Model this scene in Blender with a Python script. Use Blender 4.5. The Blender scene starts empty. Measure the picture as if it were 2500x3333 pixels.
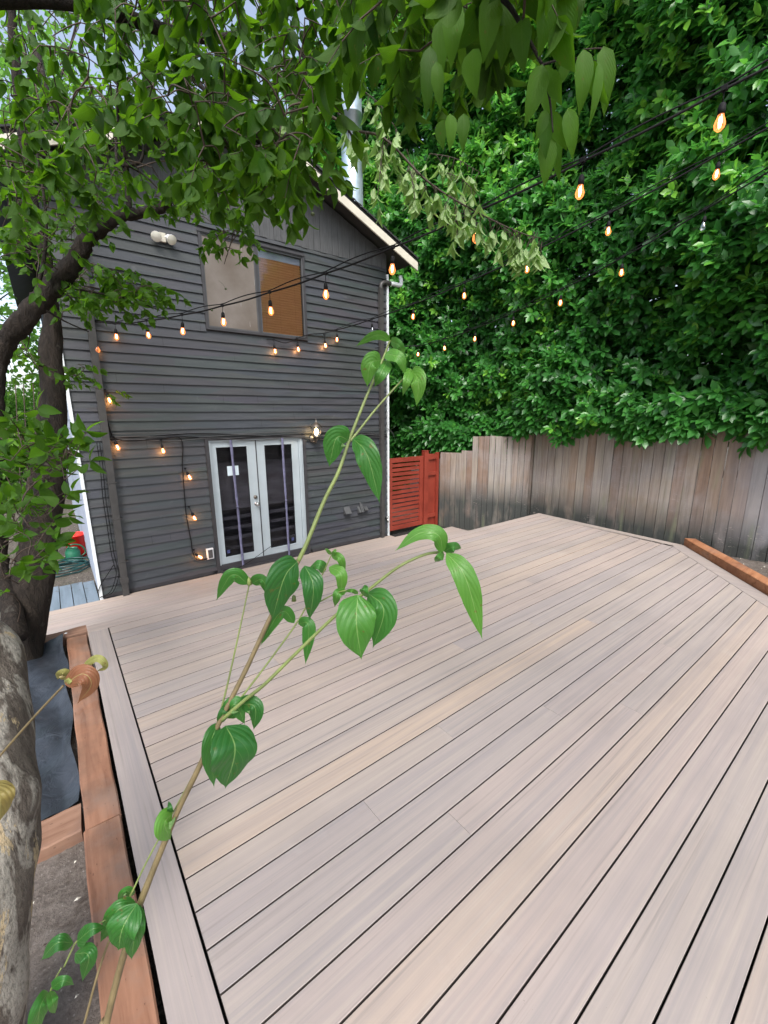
import bpy, math, random
import numpy as np
random.seed(7); rng=np.random.default_rng(7)
PI=math.pi
sc=bpy.context.scene
COL=sc.collection
V=lambda *a: np.array(a,float)
# ------------------------------------------------------------------ camera
YAW,PIT,ROL=[math.radians(a) for a in (37.885,12.841,-0.351)]
F=1379.0; CAM=V(0,0,1.777)
cy,sy=math.cos(YAW),math.sin(YAW); cp,sp=math.cos(PIT),math.sin(PIT); cr,sr=math.cos(ROL),math.sin(ROL)
FW=V(sy*cp,cy*cp,-sp); RT=V(cy,-sy,0); UP=np.cross(RT,FW)
RT,UP=RT*cr+UP*sr,-RT*sr+UP*cr
def ray(x,y): return RT*((x-1250)/F)-UP*((y-1666.5)/F)+FW
def at(x,y,d): return CAM+ray(x,y)*d
def atY(x,y,Y):
    r=ray(x,y); return CAM+r*(Y/r[1])
def atZ(x,y,z):
    r=ray(x,y); return CAM+r*((z-CAM[2])/r[2])
cd=bpy.data.cameras.new('camera'); cam=bpy.data.objects.new('camera',cd); COL.objects.link(cam)
cd.sensor_fit='VERTICAL'; cd.sensor_height=36; cd.sensor_width=27; cd.lens=36*F/3333
cd.clip_start=0.02; cd.clip_end=500
import mathutils
M=mathutils.Matrix(((RT[0],UP[0],-FW[0],CAM[0]),(RT[1],UP[1],-FW[1],CAM[1]),(RT[2],UP[2],-FW[2],CAM[2]),(0,0,0,1)))
cam.matrix_world=M; sc.camera=cam
# ------------------------------------------------------------------ materials
def lin(h):
    h=h.lstrip('#'); o=[]
    for i in (0,2,4):
        c=int(h[i:i+2],16)/255; o.append(c/12.92 if c<=.04045 else ((c+.055)/1.055)**2.4)
    return (*o,1)
class NT:
    def __init__(s,name):
        s.m=bpy.data.materials.new(name); s.m.use_nodes=True; s.t=s.m.node_tree; s.t.nodes.clear()
        s.out=s.t.nodes.new('ShaderNodeOutputMaterial')
    def n(s,typ,ins=None,**kw):
        nd=s.t.nodes.new('ShaderNode'+typ)
        for k,v in kw.items(): setattr(nd,k,v)
        for k,v in (ins or {}).items(): s.set(nd.inputs[k],v)
        return nd
    def set(s,sock,v):
        if isinstance(v,bpy.types.NodeSocket): s.t.links.new(v,sock)
        else: sock.default_value=v
    def mix(s,f,a,b,mode='MIX'):
        nd=s.t.nodes.new('ShaderNodeMix'); nd.data_type='RGBA'; nd.blend_type=mode
        s.set(nd.inputs[0],f); s.set(nd.inputs[6],a); s.set(nd.inputs[7],b); return nd.outputs[2]
    def math(s,op,a,b=0.,c=0.):
        nd=s.t.nodes.new('ShaderNodeMath'); nd.operation=op
        for i,v in enumerate((a,b,c)): s.set(nd.inputs[i],v)
        return nd.outputs[0]
    def ramp(s,f,pts):
        nd=s.t.nodes.new('ShaderNodeValToRGB'); e=nd.color_ramp.elements
        while len(e)<len(pts): e.new(.5)
        for i,(p,c) in enumerate(pts):
            e[i].position=p; e[i].color=c if not isinstance(c,(int,float)) else (c,c,c,1)
        s.set(nd.inputs[0],f); return nd.outputs[0]
    def coord(s,kind='Object',scale=(1,1,1),loc=(0,0,0)):
        c=s.t.nodes.new('ShaderNodeTexCoord'); mp=s.t.nodes.new('ShaderNodeMapping')
        mp.inputs['Scale'].default_value=scale; mp.inputs['Location'].default_value=loc
        s.t.links.new(c.outputs[kind],mp.inputs[0]); return mp.outputs[0]
    def noise(s,vec,scale=5,detail=4,rough=.55,dist=0):
        nd=s.n('TexNoise',{'Vector':vec,'Scale':scale,'Detail':detail,'Roughness':rough,'Distortion':dist}); return nd.outputs[0]
    def bump(s,h,strength=.3,dist=.01):
        return s.n('Bump',{'Height':h,'Strength':strength,'Distance':dist}).outputs[0]
    def bsdf(s,col,rough=.6,bump=None,spec=.5,metal=0,**kw):
        ins={'Base Color':col,'Roughness':rough,'Metallic':metal,'Specular IOR Level':spec}; ins.update(kw)
        b=s.n('BsdfPrincipled',ins)
        if bump is not None: s.t.links.new(bump,b.inputs['Normal'])
        return b.outputs[0]
    def done(s,sh): s.t.links.new(sh,s.out.inputs[0]); return s.m
MAT={}
def simple(name,col,rough=.6,var=.15,scale=8,bstr=.1,metal=0,spec=.5):
    t=NT(name); c=t.coord(); nz=t.noise(c,scale,5)
    a=tuple(x*(1-var) for x in col[:3])+(1,); b=tuple(min(1,x*(1+var)) for x in col[:3])+(1,)
    MAT[name]=t.done(t.bsdf(t.ramp(nz,[(.3,a),(.7,b)]),rough,t.bump(t.noise(c,scale*6,4),bstr,.004),spec,metal)); return MAT[name]
# deck boards: composite, streaked, per board tone
def deckmat(name,along):
    t=NT(name); tone=t.n('Attribute',attribute_name='tone').outputs['Fac']; off=t.n('Attribute',attribute_name='off').outputs['Fac']
    c=t.n('TexCoord').outputs['Object']
    sx=t.n('SeparateXYZ',{0:c})
    a,b=(sx.outputs[0],sx.outputs[1]) if along=='X' else (sx.outputs[1],sx.outputs[0])
    v=t.n('CombineXYZ',{0:t.math('MULTIPLY_ADD',a,.55,t.math('MULTIPLY',off,37.)),1:t.math('MULTIPLY',b,26.),2:t.math('MULTIPLY',off,91.)}).outputs[0]
    v2=t.n('CombineXYZ',{0:t.math('MULTIPLY_ADD',a,2.2,t.math('MULTIPLY',off,17.)),1:t.math('MULTIPLY',b,130.),2:t.math('MULTIPLY',off,31.)}).outputs[0]
    v3=t.n('CombineXYZ',{0:t.math('MULTIPLY_ADD',a,.9,t.math('MULTIPLY',off,53.)),1:t.math('MULTIPLY',b,55.),2:t.math('MULTIPLY',off,7.)}).outputs[0]
    n1=t.noise(v,1.,4,.6,.3); n2=t.noise(v2,1.,3,.6); n3=t.noise(v3,1.,4,.6,.2)
    base=t.ramp(tone,[(0,(.39,.312,.262,1)),(.2,(.352,.297,.264,1)),(.4,(.325,.28,.266,1)),(.58,(.38,.306,.27,1)),(.78,(.295,.268,.268,1)),(1,(.43,.33,.255,1))])
    col=t.mix(t.ramp(n1,[(.42,0),(.70,.45)]),base,(.20,.188,.205,1))
    col=t.mix(t.ramp(n3,[(.54,0),(.68,.55)]),col,(.385,.33,.285,1))
    col=t.mix(t.ramp(n3,[(.28,.7),(.42,0)]),col,(.205,.175,.165,1))
    col=t.mix(t.ramp(n2,[(.3,.22),(.6,0)]),col,(.2,.19,.19,1))
    sp_=t.noise(c,2.3,6,.65); col=t.mix(t.ramp(sp_,[(.62,0),(.75,.14)]),col,(.6,.58,.56,1)); dk=t.noise(c,55,3,.6); col=t.mix(t.ramp(dk,[(.735,0),(.77,.55)]),col,(.09,.075,.06,1)); sm=t.noise(c,.9,5,.6); col=t.mix(t.ramp(sm,[(.45,0),(.7,.28)]),col,(.17,.15,.14,1))
    MAT[name]=t.done(t.bsdf(col,t.ramp(n2,[(.3,.62),(.7,.5)]),t.bump(n2,.25,.0015),.4)); 
deckmat('deck_board','X'); deckmat('deck_board_cross','Y')
# painted siding
t=NT('siding'); c=t.coord(scale=(1,1,1)); cs=t.coord(scale=(1.5,1.5,14)); nz=t.noise(cs,2,5); big=t.noise(c,.8,4); fine=t.noise(t.coord(scale=(18,18,60)),3,4)
col=t.ramp(nz,[(.3,(.033,.037,.042,1)),(.7,(.048,.053,.060,1))]); col=t.mix(t.ramp(big,[(.45,0),(.75,.35)]),col,(.047,.047,.046,1)); vx=t.n('TexVoronoi',{'Vector':t.coord(scale=(1.3,.01,8.857)),'Scale':1.}).outputs[1]; col=t.mix(.16,col,t.mix(1,col,vx,'MULTIPLY'))
col=t.mix(t.ramp(t.noise(c,9,5),[(.66,0),(.74,.25)]),col,(.12,.12,.12,1))
MAT['siding']=t.done(t.bsdf(col,t.ramp(nz,[(.3,.42),(.7,.55)]),t.bump(fine,.35,.002),.55))
t=NT('gable_board'); fine=t.noise(t.coord(scale=(60,60,3)),2,5,.65)
MAT['gable_board']=t.done(t.bsdf(t.ramp(fine,[(.3,(.035,.036,.038,1)),(.7,(.085,.088,.092,1))]),.6,t.bump(fine,.6,.004)))
simple('dark_trim',(.035,.034,.038),.5); simple('downspout_paint',(.045,.043,.042),.45,.2)
simple('white_trim',(.62,.66,.68),.5,.15,4); simple('cream_trim',(.52,.49,.41),.55,.1,5); simple('door_white',(.36,.41,.44),.45,.08,3)
simple('side_wall',(.30,.34,.42),.6,.1,3); simple('shingle',(.02,.02,.022),.9,.4,20,.5); simple('soffit',(.035,.033,.032),.8)
simple('black_rubber',(.008,.008,.009),.75,.2,20,.05,0,.2); simple('cable_grey',(.06,.06,.062),.5); simple('metal_galv',(.45,.55,.62),.38,.18,9,.15,.75)
simple('metal_steel',(.55,.55,.55),.25,.05,5,.02,1); simple('brass_dull',(.16,.14,.12),.35,.2,30,.05,.8)
simple('strap_purple',(.12,.12,.20),.7,.25,20); simple('paper',(.62,.72,.78),.7,.05); simple('sticker_blue',(.04,.05,.14),.4,.3,60)
simple('plastic_red',(.75,.02,.012),.35,.08,6,.02); simple('plastic_green',(.012,.11,.06),.35,.1,6,.02); simple('hose_green',(.006,.04,.04),.4,.3,8,.05)
simple('plastic_white',(.68,.68,.7),.45,.05); simple('vent_grey',(.06,.062,.065),.5); simple('lamp_bulb_glass',(.75,.73,.65),.15,.05)
simple('under_dark',(.008,.007,.007),.9)
# door glass: real dark glass with a room behind
t=NT('dark_glass'); c=t.coord(scale=(1,1,1)); sx=t.n('SeparateXYZ',{0:c}); 
g=t.bsdf((.012,.012,.014,1),.06,None,.8); tr=t.n('BsdfTransparent',{'Color':(.62,.62,.66,1)}).outputs[0]
MAT['dark_glass']=t.done(t.n('MixShader',{0:.75,1:g,2:tr}).outputs[0])
t=NT('window_glass'); g=t.n('BsdfGlossy',{'Color':(.8,.85,.9,1),'Roughness':.04}).outputs[0]; tr=t.n('BsdfTransparent',{'Color':(.92,.92,.92,1)}).outputs[0]
fr=t.n('Fresnel',{'IOR':1.5}).outputs[0]; MAT['window_glass']=t.done(t.n('MixShader',{0:t.math('MULTIPLY_ADD',fr,.8,.0),1:tr,2:g}).outputs[0])
t=NT('insect_screen'); c=t.coord(); nz=t.noise(c,2.2,5); col=t.ramp(nz,[(.35,(.105,.085,.068,1)),(.7,(.165,.145,.13,1))])
st=t.noise(t.coord(scale=(9,1,1.2)),2,4); col=t.mix(t.ramp(st,[(.66,0),(.72,.4)]),col,(.45,.45,.45,1))
MAT['insect_screen']=t.done(t.bsdf(col,.55,None,.3))
t=NT('blind_wood'); nz=t.noise(t.coord(scale=(2,2,40)),3,4); MAT['blind_wood']=t.done(t.bsdf(t.ramp(nz,[(.3,(.42,.19,.07,1)),(.7,(.56,.28,.12,1))]),.45))
t=NT('room_interior'); nz=t.noise(t.coord(scale=(.6,1,2.2)),2,4); MAT['room_interior']=t.done(t.bsdf(t.ramp(nz,[(.35,(.30,.29,.28,1)),(.65,(.75,.73,.71,1))]),.8))
# cedar timber
def timber(name,a,b,k,axis,sat=1):
    t=NT(name); s=[22,22,22]; s['XYZ'.index(axis)]=1.6
    c=t.coord(scale=tuple(s)); n1=t.noise(c,1,5,.6,.6); c2=t.coord(); blot=t.noise(c2,3.5,5); kn=t.n('TexVoronoi',{'Vector':c2,'Scale':1.9}).outputs[0]
    pit=t.noise(t.coord(scale=tuple(90 if i!='XYZ'.index(axis) else 28 for i in range(3))),1,2)
    col=t.ramp(n1,[(.35,a),(.62,b)]); col=t.mix(t.ramp(n1,[(.3,.55),(.4,0)]),col,tuple(q*.5 for q in a[:3])+(1,)); col=t.mix(t.ramp(blot,[(.45,0),(.68,.75)]),col,k); gy=t.noise(t.coord(loc=(5,5,5)),1.7,6,.7); col=t.mix(t.ramp(gy,[(.5,0),(.7,.5)]),col,(.2,.17,.15,1)); col=t.mix(t.ramp(pit,[(.68,0),(.74,.65)]),col,(.05,.025,.018,1))
    col=t.mix(t.ramp(kn,[(.03,.85),(.06,0)]),col,(.04,.02,.015,1))
    MAT[name]=t.done(t.bsdf(col,.75,t.bump(n1,.4,.004),.25))
timber('timber_new',(.20,.095,.058,1),(.29,.15,.095,1),(.12,.07,.05,1),'Y'); timber('timber_cross',(.19,.10,.065,1),(.27,.16,.11,1),(.12,.07,.055,1),'X')
timber('timber_diag',(.25,.10,.045,1),(.36,.17,.085,1),(.18,.075,.04,1),'X')
# weathered fence board
t=NT('fence_board'); tone=t.n('Attribute',attribute_name='tone').outputs['Fac']; c=t.coord(scale=(26,26,1.3)); n1=t.noise(c,1,6,.65,.4); big=t.noise(t.coord(scale=(1.2,.8,.9)),1.3,5,.6)
sx=t.n('SeparateXYZ',{0:t.coord()}); col=t.ramp(tone,[(0,(.17,.108,.076,1)),(.5,(.225,.17,.13,1)),(1,(.26,.23,.195,1))])
col=t.mix(t.ramp(big,[(.42,0),(.62,.55)]),col,(.265,.26,.27,1)); col=t.mix(t.ramp(n1,[(.28,.6),(.55,0)]),col,(.075,.058,.048,1)); col=t.mix(t.ramp(n1,[(.55,0),(.8,.5)]),col,(.30,.24,.20,1))
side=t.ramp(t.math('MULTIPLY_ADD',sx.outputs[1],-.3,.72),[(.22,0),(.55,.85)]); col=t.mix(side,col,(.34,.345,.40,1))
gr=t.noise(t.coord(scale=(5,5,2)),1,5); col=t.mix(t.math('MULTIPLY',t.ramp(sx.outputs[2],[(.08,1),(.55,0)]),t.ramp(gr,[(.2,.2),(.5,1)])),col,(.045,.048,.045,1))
gn=t.noise(t.coord(scale=(7,7,.8),loc=(3,1,0)),1,5); col=t.mix(t.ramp(gn,[(.58,0),(.7,.45)]),col,(.16,.18,.11,1))
wh=t.noise(t.coord(scale=(8,5,14),loc=(7,2,5)),2,5,.7,1.5); col=t.mix(t.math('MULTIPLY',t.ramp(wh,[(.6,0),(.66,.6)]),t.ramp(big,[(.5,0),(.6,1)])),col,(.42,.36,.32,1))
MAT['fence_board']=t.done(t.bsdf(col,.8,t.bump(n1,.6,.006),.25))
# red paint
t=NT('red_paint'); nz=t.noise(t.coord(),5,5); f2=t.noise(t.coord(scale=(8,8,8)),3,5); MAT['red_paint']=t.done(t.bsdf(t.ramp(nz,[(.3,(.16,.022,.012,1)),(.7,(.225,.035,.02,1))]),.5,t.bump(f2,.3,.003)))
t=NT('grey_plank'); n1=t.noise(t.coord(scale=(14,1.5,14)),1,5); n2=t.noise(t.coord(),14,5); col=t.ramp(n1,[(.3,(.10,.135,.165,1)),(.7,(.165,.21,.26,1))]); col=t.mix(t.ramp(n2,[(.62,0),(.7,.6)]),col,(.06,.05,.045,1)); MAT['grey_plank']=t.done(t.bsdf(col,.7,t.bump(n1,.3,.004)))
# soils
t=NT('soil'); c=t.coord(); n1=t.noise(c,6,8,.7); n2=t.noise(c,45,6,.7); v=t.n('TexVoronoi',{'Vector':c,'Scale':38.}).outputs[0]
col=t.ramp(n2,[(.3,(.055,.042,.034,1)),(.7,(.17,.145,.125,1))]); col=t.mix(t.ramp(n1,[(.4,0),(.65,.6)]),col,(.20,.175,.16,1)); col=t.mix(t.ramp(v,[(.08,.5),(.16,0)]),col,(.33,.30,.27,1))
MAT['soil']=t.done(t.bsdf(col,.95,t.bump(n2,.9,.02),.2))
t=NT('ground'); c=t.coord(); n1=t.noise(c,3,8,.75); n2=t.noise(c,28,6,.75); v=t.n('TexVoronoi',{'Vector':c,'Scale':26.}); col=t.ramp(n2,[(.32,(.03,.027,.024,1)),(.68,(.19,.165,.14,1))]); col=t.mix(t.ramp(v.outputs[0],[(.1,.7),(.25,0)]),col,(.27,.245,.22,1)); col=t.mix(t.ramp(n1,[(.5,0),(.7,.6)]),col,(.05,.065,.03,1))
MAT['ground']=t.done(t.bsdf(col,.95,t.bump(n2,1,.03),.2))
t=NT('landscape_fabric'); c=t.coord(); n1=t.noise(c,4,6,.6,.5); n2=t.noise(c,300,2); col=t.ramp(n1,[(.3,(.012,.015,.021,1)),(.7,(.035,.043,.056,1))]); MAT['landscape_fabric']=t.done(t.bsdf(col,.48,t.bump(t.noise(c,9,5,.6,.8),.7,.02),.5))
# barks
t=NT('mottled_bark'); c=t.coord(scale=(1,1,.32)); n1=t.noise(c,8,7,.7,.6); n2=t.noise(t.coord(scale=(1,1,.30),loc=(3,1,2)),11,5,.6,.5); f3=t.noise(t.coord(scale=(1,1,.6)),90,5,.7); g_=t.noise(c,26,7,.75)
col=t.ramp(g_,[(.32,(.065,.052,.042,1)),(.68,(.17,.145,.12,1))]); col=t.mix(t.ramp(n2,[(.50,0),(.54,.9)]),col,(.34,.315,.27,1)); col=t.mix(t.ramp(n1,[(.545,0),(.56,.95)]),col,(.42,.33,.2,1)); col=t.mix(t.ramp(n1,[(.30,.6),(.36,0)]),col,(.05,.06,.035,1)); col=t.mix(t.ramp(f3,[(.35,.55),(.5,0)]),col,(.04,.034,.028,1))
hh=t.math('ADD',t.math('MULTIPLY',g_,.6),t.math('ADD',t.math('MULTIPLY',f3,.35),t.math('MULTIPLY',n2,1.1)))
MAT['mottled_bark']=t.done(t.bsdf(col,.85,t.bump(hh,1.,.02),.25))
t=NT('dark_bark'); c=t.coord(scale=(1,1,.3)); n1=t.noise(c,30,6,.65,.6); n2=t.noise(t.coord(),7,5); col=t.ramp(n1,[(.3,(.007,.005,.004,1)),(.7,(.028,.021,.016,1))]); col=t.mix(t.ramp(n2,[(.62,0),(.66,.4)]),col,(.085,.08,.068,1))
MAT['dark_bark']=t.done(t.bsdf(col,.85,t.bump(n1,1.,.03),.25))
simple('twig',(.045,.028,.018),.7,.35,40); simple('green_stem',(.16,.20,.06),.5,.3,30,.15); simple('brown_stem',(.15,.112,.052),.6,.3,30,.2); simple('fruit',(.06,.08,.03),.6)
# leaves
def leafmat(name,ramp,under,trans,tw=.35,rough=.35,spec=.5,vein=(.25,.36,.12,1),vs=.5,nper=9.,bs=.5):
    t=NT(name); tone=t.n('Attribute',attribute_name='tone').outputs['Fac']
    uv=t.n('UVMap').outputs[0]; s=t.n('SeparateXYZ',{0:uv}); u=t.math('ABSOLUTE',t.math('SUBTRACT',s.outputs[0],.5)); 
    arg=t.math('SUBTRACT',s.outputs[1],t.math('ADD',t.math('MULTIPLY',u,.75),t.math('MULTIPLY',t.math('MULTIPLY',u,u),.6)))
    w=t.math('ABSOLUTE',t.math('SUBTRACT',t.math('FRACT',t.math('MULTIPLY',arg,nper)),.5)) # .5 on vein
    vn=t.ramp(w,[(.44,0),(.5,vs*.38)]); mid=t.ramp(u,[(.0,min(1,vs*1.5)),(.010,vs),(.018,0)])
    vv=t.math('MAXIMUM',vn,mid)
    nz=t.noise(t.coord('Object'),18,3)
    col=t.ramp(tone,ramp); bl=t.noise(t.coord('Object',loc=(4,2,9)),95,2); bg_=t.noise(t.coord('Object',loc=(1,7,3)),14,2); col=t.mix(t.math('MULTIPLY',t.ramp(bl,[(.66,0),(.70,.8)]),t.ramp(bg_,[(.45,0),(.6,1)])),col,(.13,.085,.02,1)); col=t.mix(t.math('MULTIPLY',nz,.35),col,tuple(x*.55 for x in ramp[0][1][:3])+(1,)); col=t.mix(vv,col,vein)
    bf=t.n('NewGeometry').outputs['Backfacing']; colf=t.mix(bf,col,t.mix(vv,under,vein))
    hb=t.math('SUBTRACT',t.ramp(w,[(0,1),(.5,0)]),t.ramp(u,[(0,.0),(.05,.0)]))
    b=t.bsdf(colf,t.mix(bf,(rough,)*3+(1,),(.65,)*3+(1,)),t.bump(hb,bs,.003),spec)
    tr=t.n('BsdfTranslucent',{'Color':t.mix(.35,trans,t.mix(1,col,(3,3,3,1),'MULTIPLY'))}).outputs[0]
    MAT[name]=t.done(t.n('MixShader',{0:tw,1:b,2:tr}).outputs[0])
leafmat('dogwood_leaf',[(0,(.016,.050,.004,1)),(.5,(.034,.105,.007,1)),(1,(.10,.24,.014,1))],(.034,.082,.010,1),(.18,.40,.006,1),.38,.5,.2,(.10,.17,.04,1),.25,9.,.18)
leafmat('dogwood_leaf_near',[(0,(.012,.085,.02,1)),(.5,(.04,.17,.025,1)),(1,(.14,.32,.04,1))],(.16,.28,.10,1),(.20,.50,.04,1),.26,.4,.45,(.24,.36,.12,1),.5,6.,.22)
leafmat('autumn_leaf',[(0,(.24,.085,.05,1)),(.5,(.24,.20,.06,1)),(1,(.27,.34,.10,1))],(.34,.28,.14,1),(.5,.3,.08,1),.25,.45,.3,(.40,.42,.16,1),.5,6.,.25)
leafmat('skylit_leaf',[(0,(.14,.26,.06,1)),(.5,(.25,.42,.11,1)),(1,(.42,.58,.22,1))],(.34,.46,.22,1),(.34,.6,.12,1),.35,.45,.4)  # paler dogwood leaf, the sky light on it put into the colour
leafmat('laurel_leaf',[(0,(.020,.088,.020,1)),(.5,(.043,.185,.034,1)),(.8,(.075,.28,.038,1)),(1,(.20,.46,.05,1))],(.06,.19,.05,1),(.12,.45,.03,1),.30,.32,.55,(.07,.18,.06,1),.3,8.,.15)
leafmat('maple_leaf',[(0,(.05,.15,.02,1)),(.5,(.09,.24,.03,1)),(1,(.18,.36,.05,1))],(.12,.22,.06,1),(.22,.5,.05,1),.4,.5,.3)
# lamps
def emit(name,col,st):
    t=NT(name); MAT[name]=t.done(t.n('Emission',{'Color':col,'Strength':st}).outputs[0])
emit('filament',(1,.60,.28,1),24.); emit('lantern_flame',(1,.68,.33,1),22.)
t=NT('lit_bulb_glass'); e=t.n('Emission',{'Color':(1,.27,.07,1),'Strength':1.5}).outputs[0]; tr=t.n('BsdfTransparent',{'Color':(1,.78,.6,1)}).outputs[0]; g=t.n('BsdfGlossy',{'Roughness':.08}).outputs[0]
lw=t.n('LayerWeight',{'Blend':.45}).outputs['Facing']; MAT['lit_bulb_glass']=t.done(t.n('MixShader',{0:.08,1:t.n('MixShader',{0:t.ramp(lw,[(.1,.15),(.9,.8)]),1:tr,2:e}).outputs[0],2:g}).outputs[0])
t=NT('clear_glass'); tr=t.n('BsdfTransparent',{'Color':(.9,.92,.92,1)}).outputs[0]; g=t.n('BsdfGlossy',{'Roughness':.05,'Color':(.9,.95,1,1)}).outputs[0]
lw=t.n('LayerWeight',{'Blend':.4}).outputs['Facing']; MAT['clear_glass']=t.done(t.n('MixShader',{0:t.ramp(lw,[(0,.12),(1,.8)]),1:tr,2:g}).outputs[0])
# ------------------------------------------------------------------ object helpers
def tag(o,label=None,cat=None,group=None,kind=None):
    if label: o['label']=label
    if cat: o['category']=cat
    if group: o['group']=group
    if kind: o['kind']=kind
    return o
def empty(name,loc=(0,0,0),label=None,cat=None,group=None):
    o=bpy.data.objects.new(name,None); o.empty_display_size=.1; COL.objects.link(o); o.location=loc
    return tag(o,label,cat,group)
class MB:
    "collects boxes, tubes, grids and quads; build() links them as one mesh"
    def __init__(s): s.v=[]; s.f=[]; s.mi=[]; s.n=0; s.tone=[]; s.sm=[]
    def add(s,v,f,mi=0,tone=.5,smooth=False):
        v=np.asarray(v,float); s.v.append(v); s.f+= [tuple(i+s.n for i in q) for q in f]; s.mi+=[mi]*len(f); s.sm+=[smooth]*len(f)
        s.tone+=[tone]*len(v); s.n+=len(v); return s
    def box(s,x0,x1,y0,y1,z0,z1,mi=0,tone=.5):
        v=[(x,y,z) for z in (z0,z1) for y in (y0,y1) for x in (x0,x1)]
        return s.add(v,[(0,2,3,1),(4,5,7,6),(0,1,5,4),(2,6,7,3),(0,4,6,2),(1,3,7,5)],mi,tone)
    def beam(s,a,b,w,h,mi=0,tone=.5,up=(0,0,1)):
        a,b=V(*a),V(*b); d=b-a; d/=np.linalg.norm(d); r=np.cross(d,V(*up)); r/=np.linalg.norm(r); u=np.cross(r,d)
        v=[p+r*i*w/2+u*j*h/2 for p in (a,b) for j in (-1,1) for i in (-1,1)]
        return s.add(v,[(0,1,3,2),(4,6,7,5),(0,4,5,1),(2,3,7,6),(0,2,6,4),(1,5,7,3)],mi,tone)
    def prism(s,poly,z0,z1,mi=0,tone=.5):
        n=len(poly); v=[(x,y,z0) for x,y in poly]+[(x,y,z1) for x,y in poly]
        f=[tuple(range(n-1,-1,-1)),tuple(range(n,2*n))]+[(i,(i+1)%n,(i+1)%n+n,i+n) for i in range(n)]
        return s.add(v,f,mi,tone)
    def tube(s,pts,r,seg=8,mi=0,tone=.5,cap=True,wob=0,wf=6.):
        pts=np.asarray(pts,float); n=len(pts); r=np.full(n,r) if np.isscalar(r) else np.asarray(r,float)
        tg=np.gradient(pts,axis=0); tg/=np.linalg.norm(tg,axis=1)[:,None]+1e-12
        ref=V(.31,.27,.91) if abs(tg[0]@V(0,0,1))<.9 else V(1,.2,.1)
        nrm=np.cross(tg[0],ref); nrm/=np.linalg.norm(nrm); R=[]
        for i in range(n):
            nrm=nrm-tg[i]*(nrm@tg[i]); nrm/=np.linalg.norm(nrm)+1e-12; R.append(nrm.copy())
        R=np.array(R); B=np.cross(tg,R); a=np.linspace(0,2*PI,seg,endpoint=False)
        rr=r[:,None]*np.ones(seg)
        if wob: 
            i_=np.arange(n)[:,None]; rr=rr*(1+wob*(np.sin(3*a+i_*.37*wf/6)+.6*np.sin(5*a-i_*.61)+.5*np.sin(2*a+i_*.9)+.7*np.sin(i_*.55+a)))
        v=(pts[:,None]+R[:,None]*(np.cos(a)*rr)[:,:,None]+B[:,None]*(np.sin(a)*rr)[:,:,None]).reshape(-1,3)
        f=[(i*seg+j,i*seg+(j+1)%seg,(i+1)*seg+(j+1)%seg,(i+1)*seg+j) for i in range(n-1) for j in range(seg)]
        if cap: f+=[tuple(range(seg-1,-1,-1)),tuple(range((n-1)*seg,n*seg))]
        return s.add(v,f,mi,tone,True)
    def lathe(s,prof,c,axis=(0,0,1),seg=14,mi=0):
        ax=V(*axis)/np.linalg.norm(axis); ref=V(1,0,0) if abs(ax[0])<.8 else V(0,1,0); a=np.cross(ax,ref); a/=np.linalg.norm(a); b=np.cross(ax,a)
        th=np.linspace(0,2*PI,seg,endpoint=False); v=[V(*c)+ax*h+(a*math.cos(q)+b*math.sin(q))*r for r,h in prof for q in th]; n=len(prof)
        f=[(i*seg+j,i*seg+(j+1)%seg,(i+1)*seg+(j+1)%seg,(i+1)*seg+j) for i in range(n-1) for j in range(seg)]
        return s.add(v,f,mi,.5,True)
    def build(s,name,mats,parent=None,loc=None,bevel=0):
        me=bpy.data.meshes.new(name); v=np.concatenate(s.v)
        if loc is not None: v=v-V(*loc)
        me.from_pydata(v.tolist(),[],s.f); 
        if not isinstance(mats,(list,tuple)): mats=[mats]
        for m in mats: me.materials.append(MAT[m])
        me.polygons.foreach_set('material_index',s.mi); me.polygons.foreach_set('use_smooth',s.sm)
        a=me.attributes.new('tone','FLOAT','POINT'); a.data.foreach_set('value',np.array(s.tone,dtype=np.float32))
        o=bpy.data.objects.new(name,me); COL.objects.link(o)
        if loc is not None: o.location=loc
        if parent:
            o.parent=parent; 
            if loc is None: o.location=-V(*parent.location)
            else: o.location=V(*loc)-V(*parent.location)
        if bevel:
            b=o.modifiers.new('bevel','BEVEL'); b.width=bevel; b.segments=2; b.limit_method='ANGLE'
        return o
def nrmz(a): return a/(np.linalg.norm(a,axis=-1,keepdims=True)+1e-12)
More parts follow.
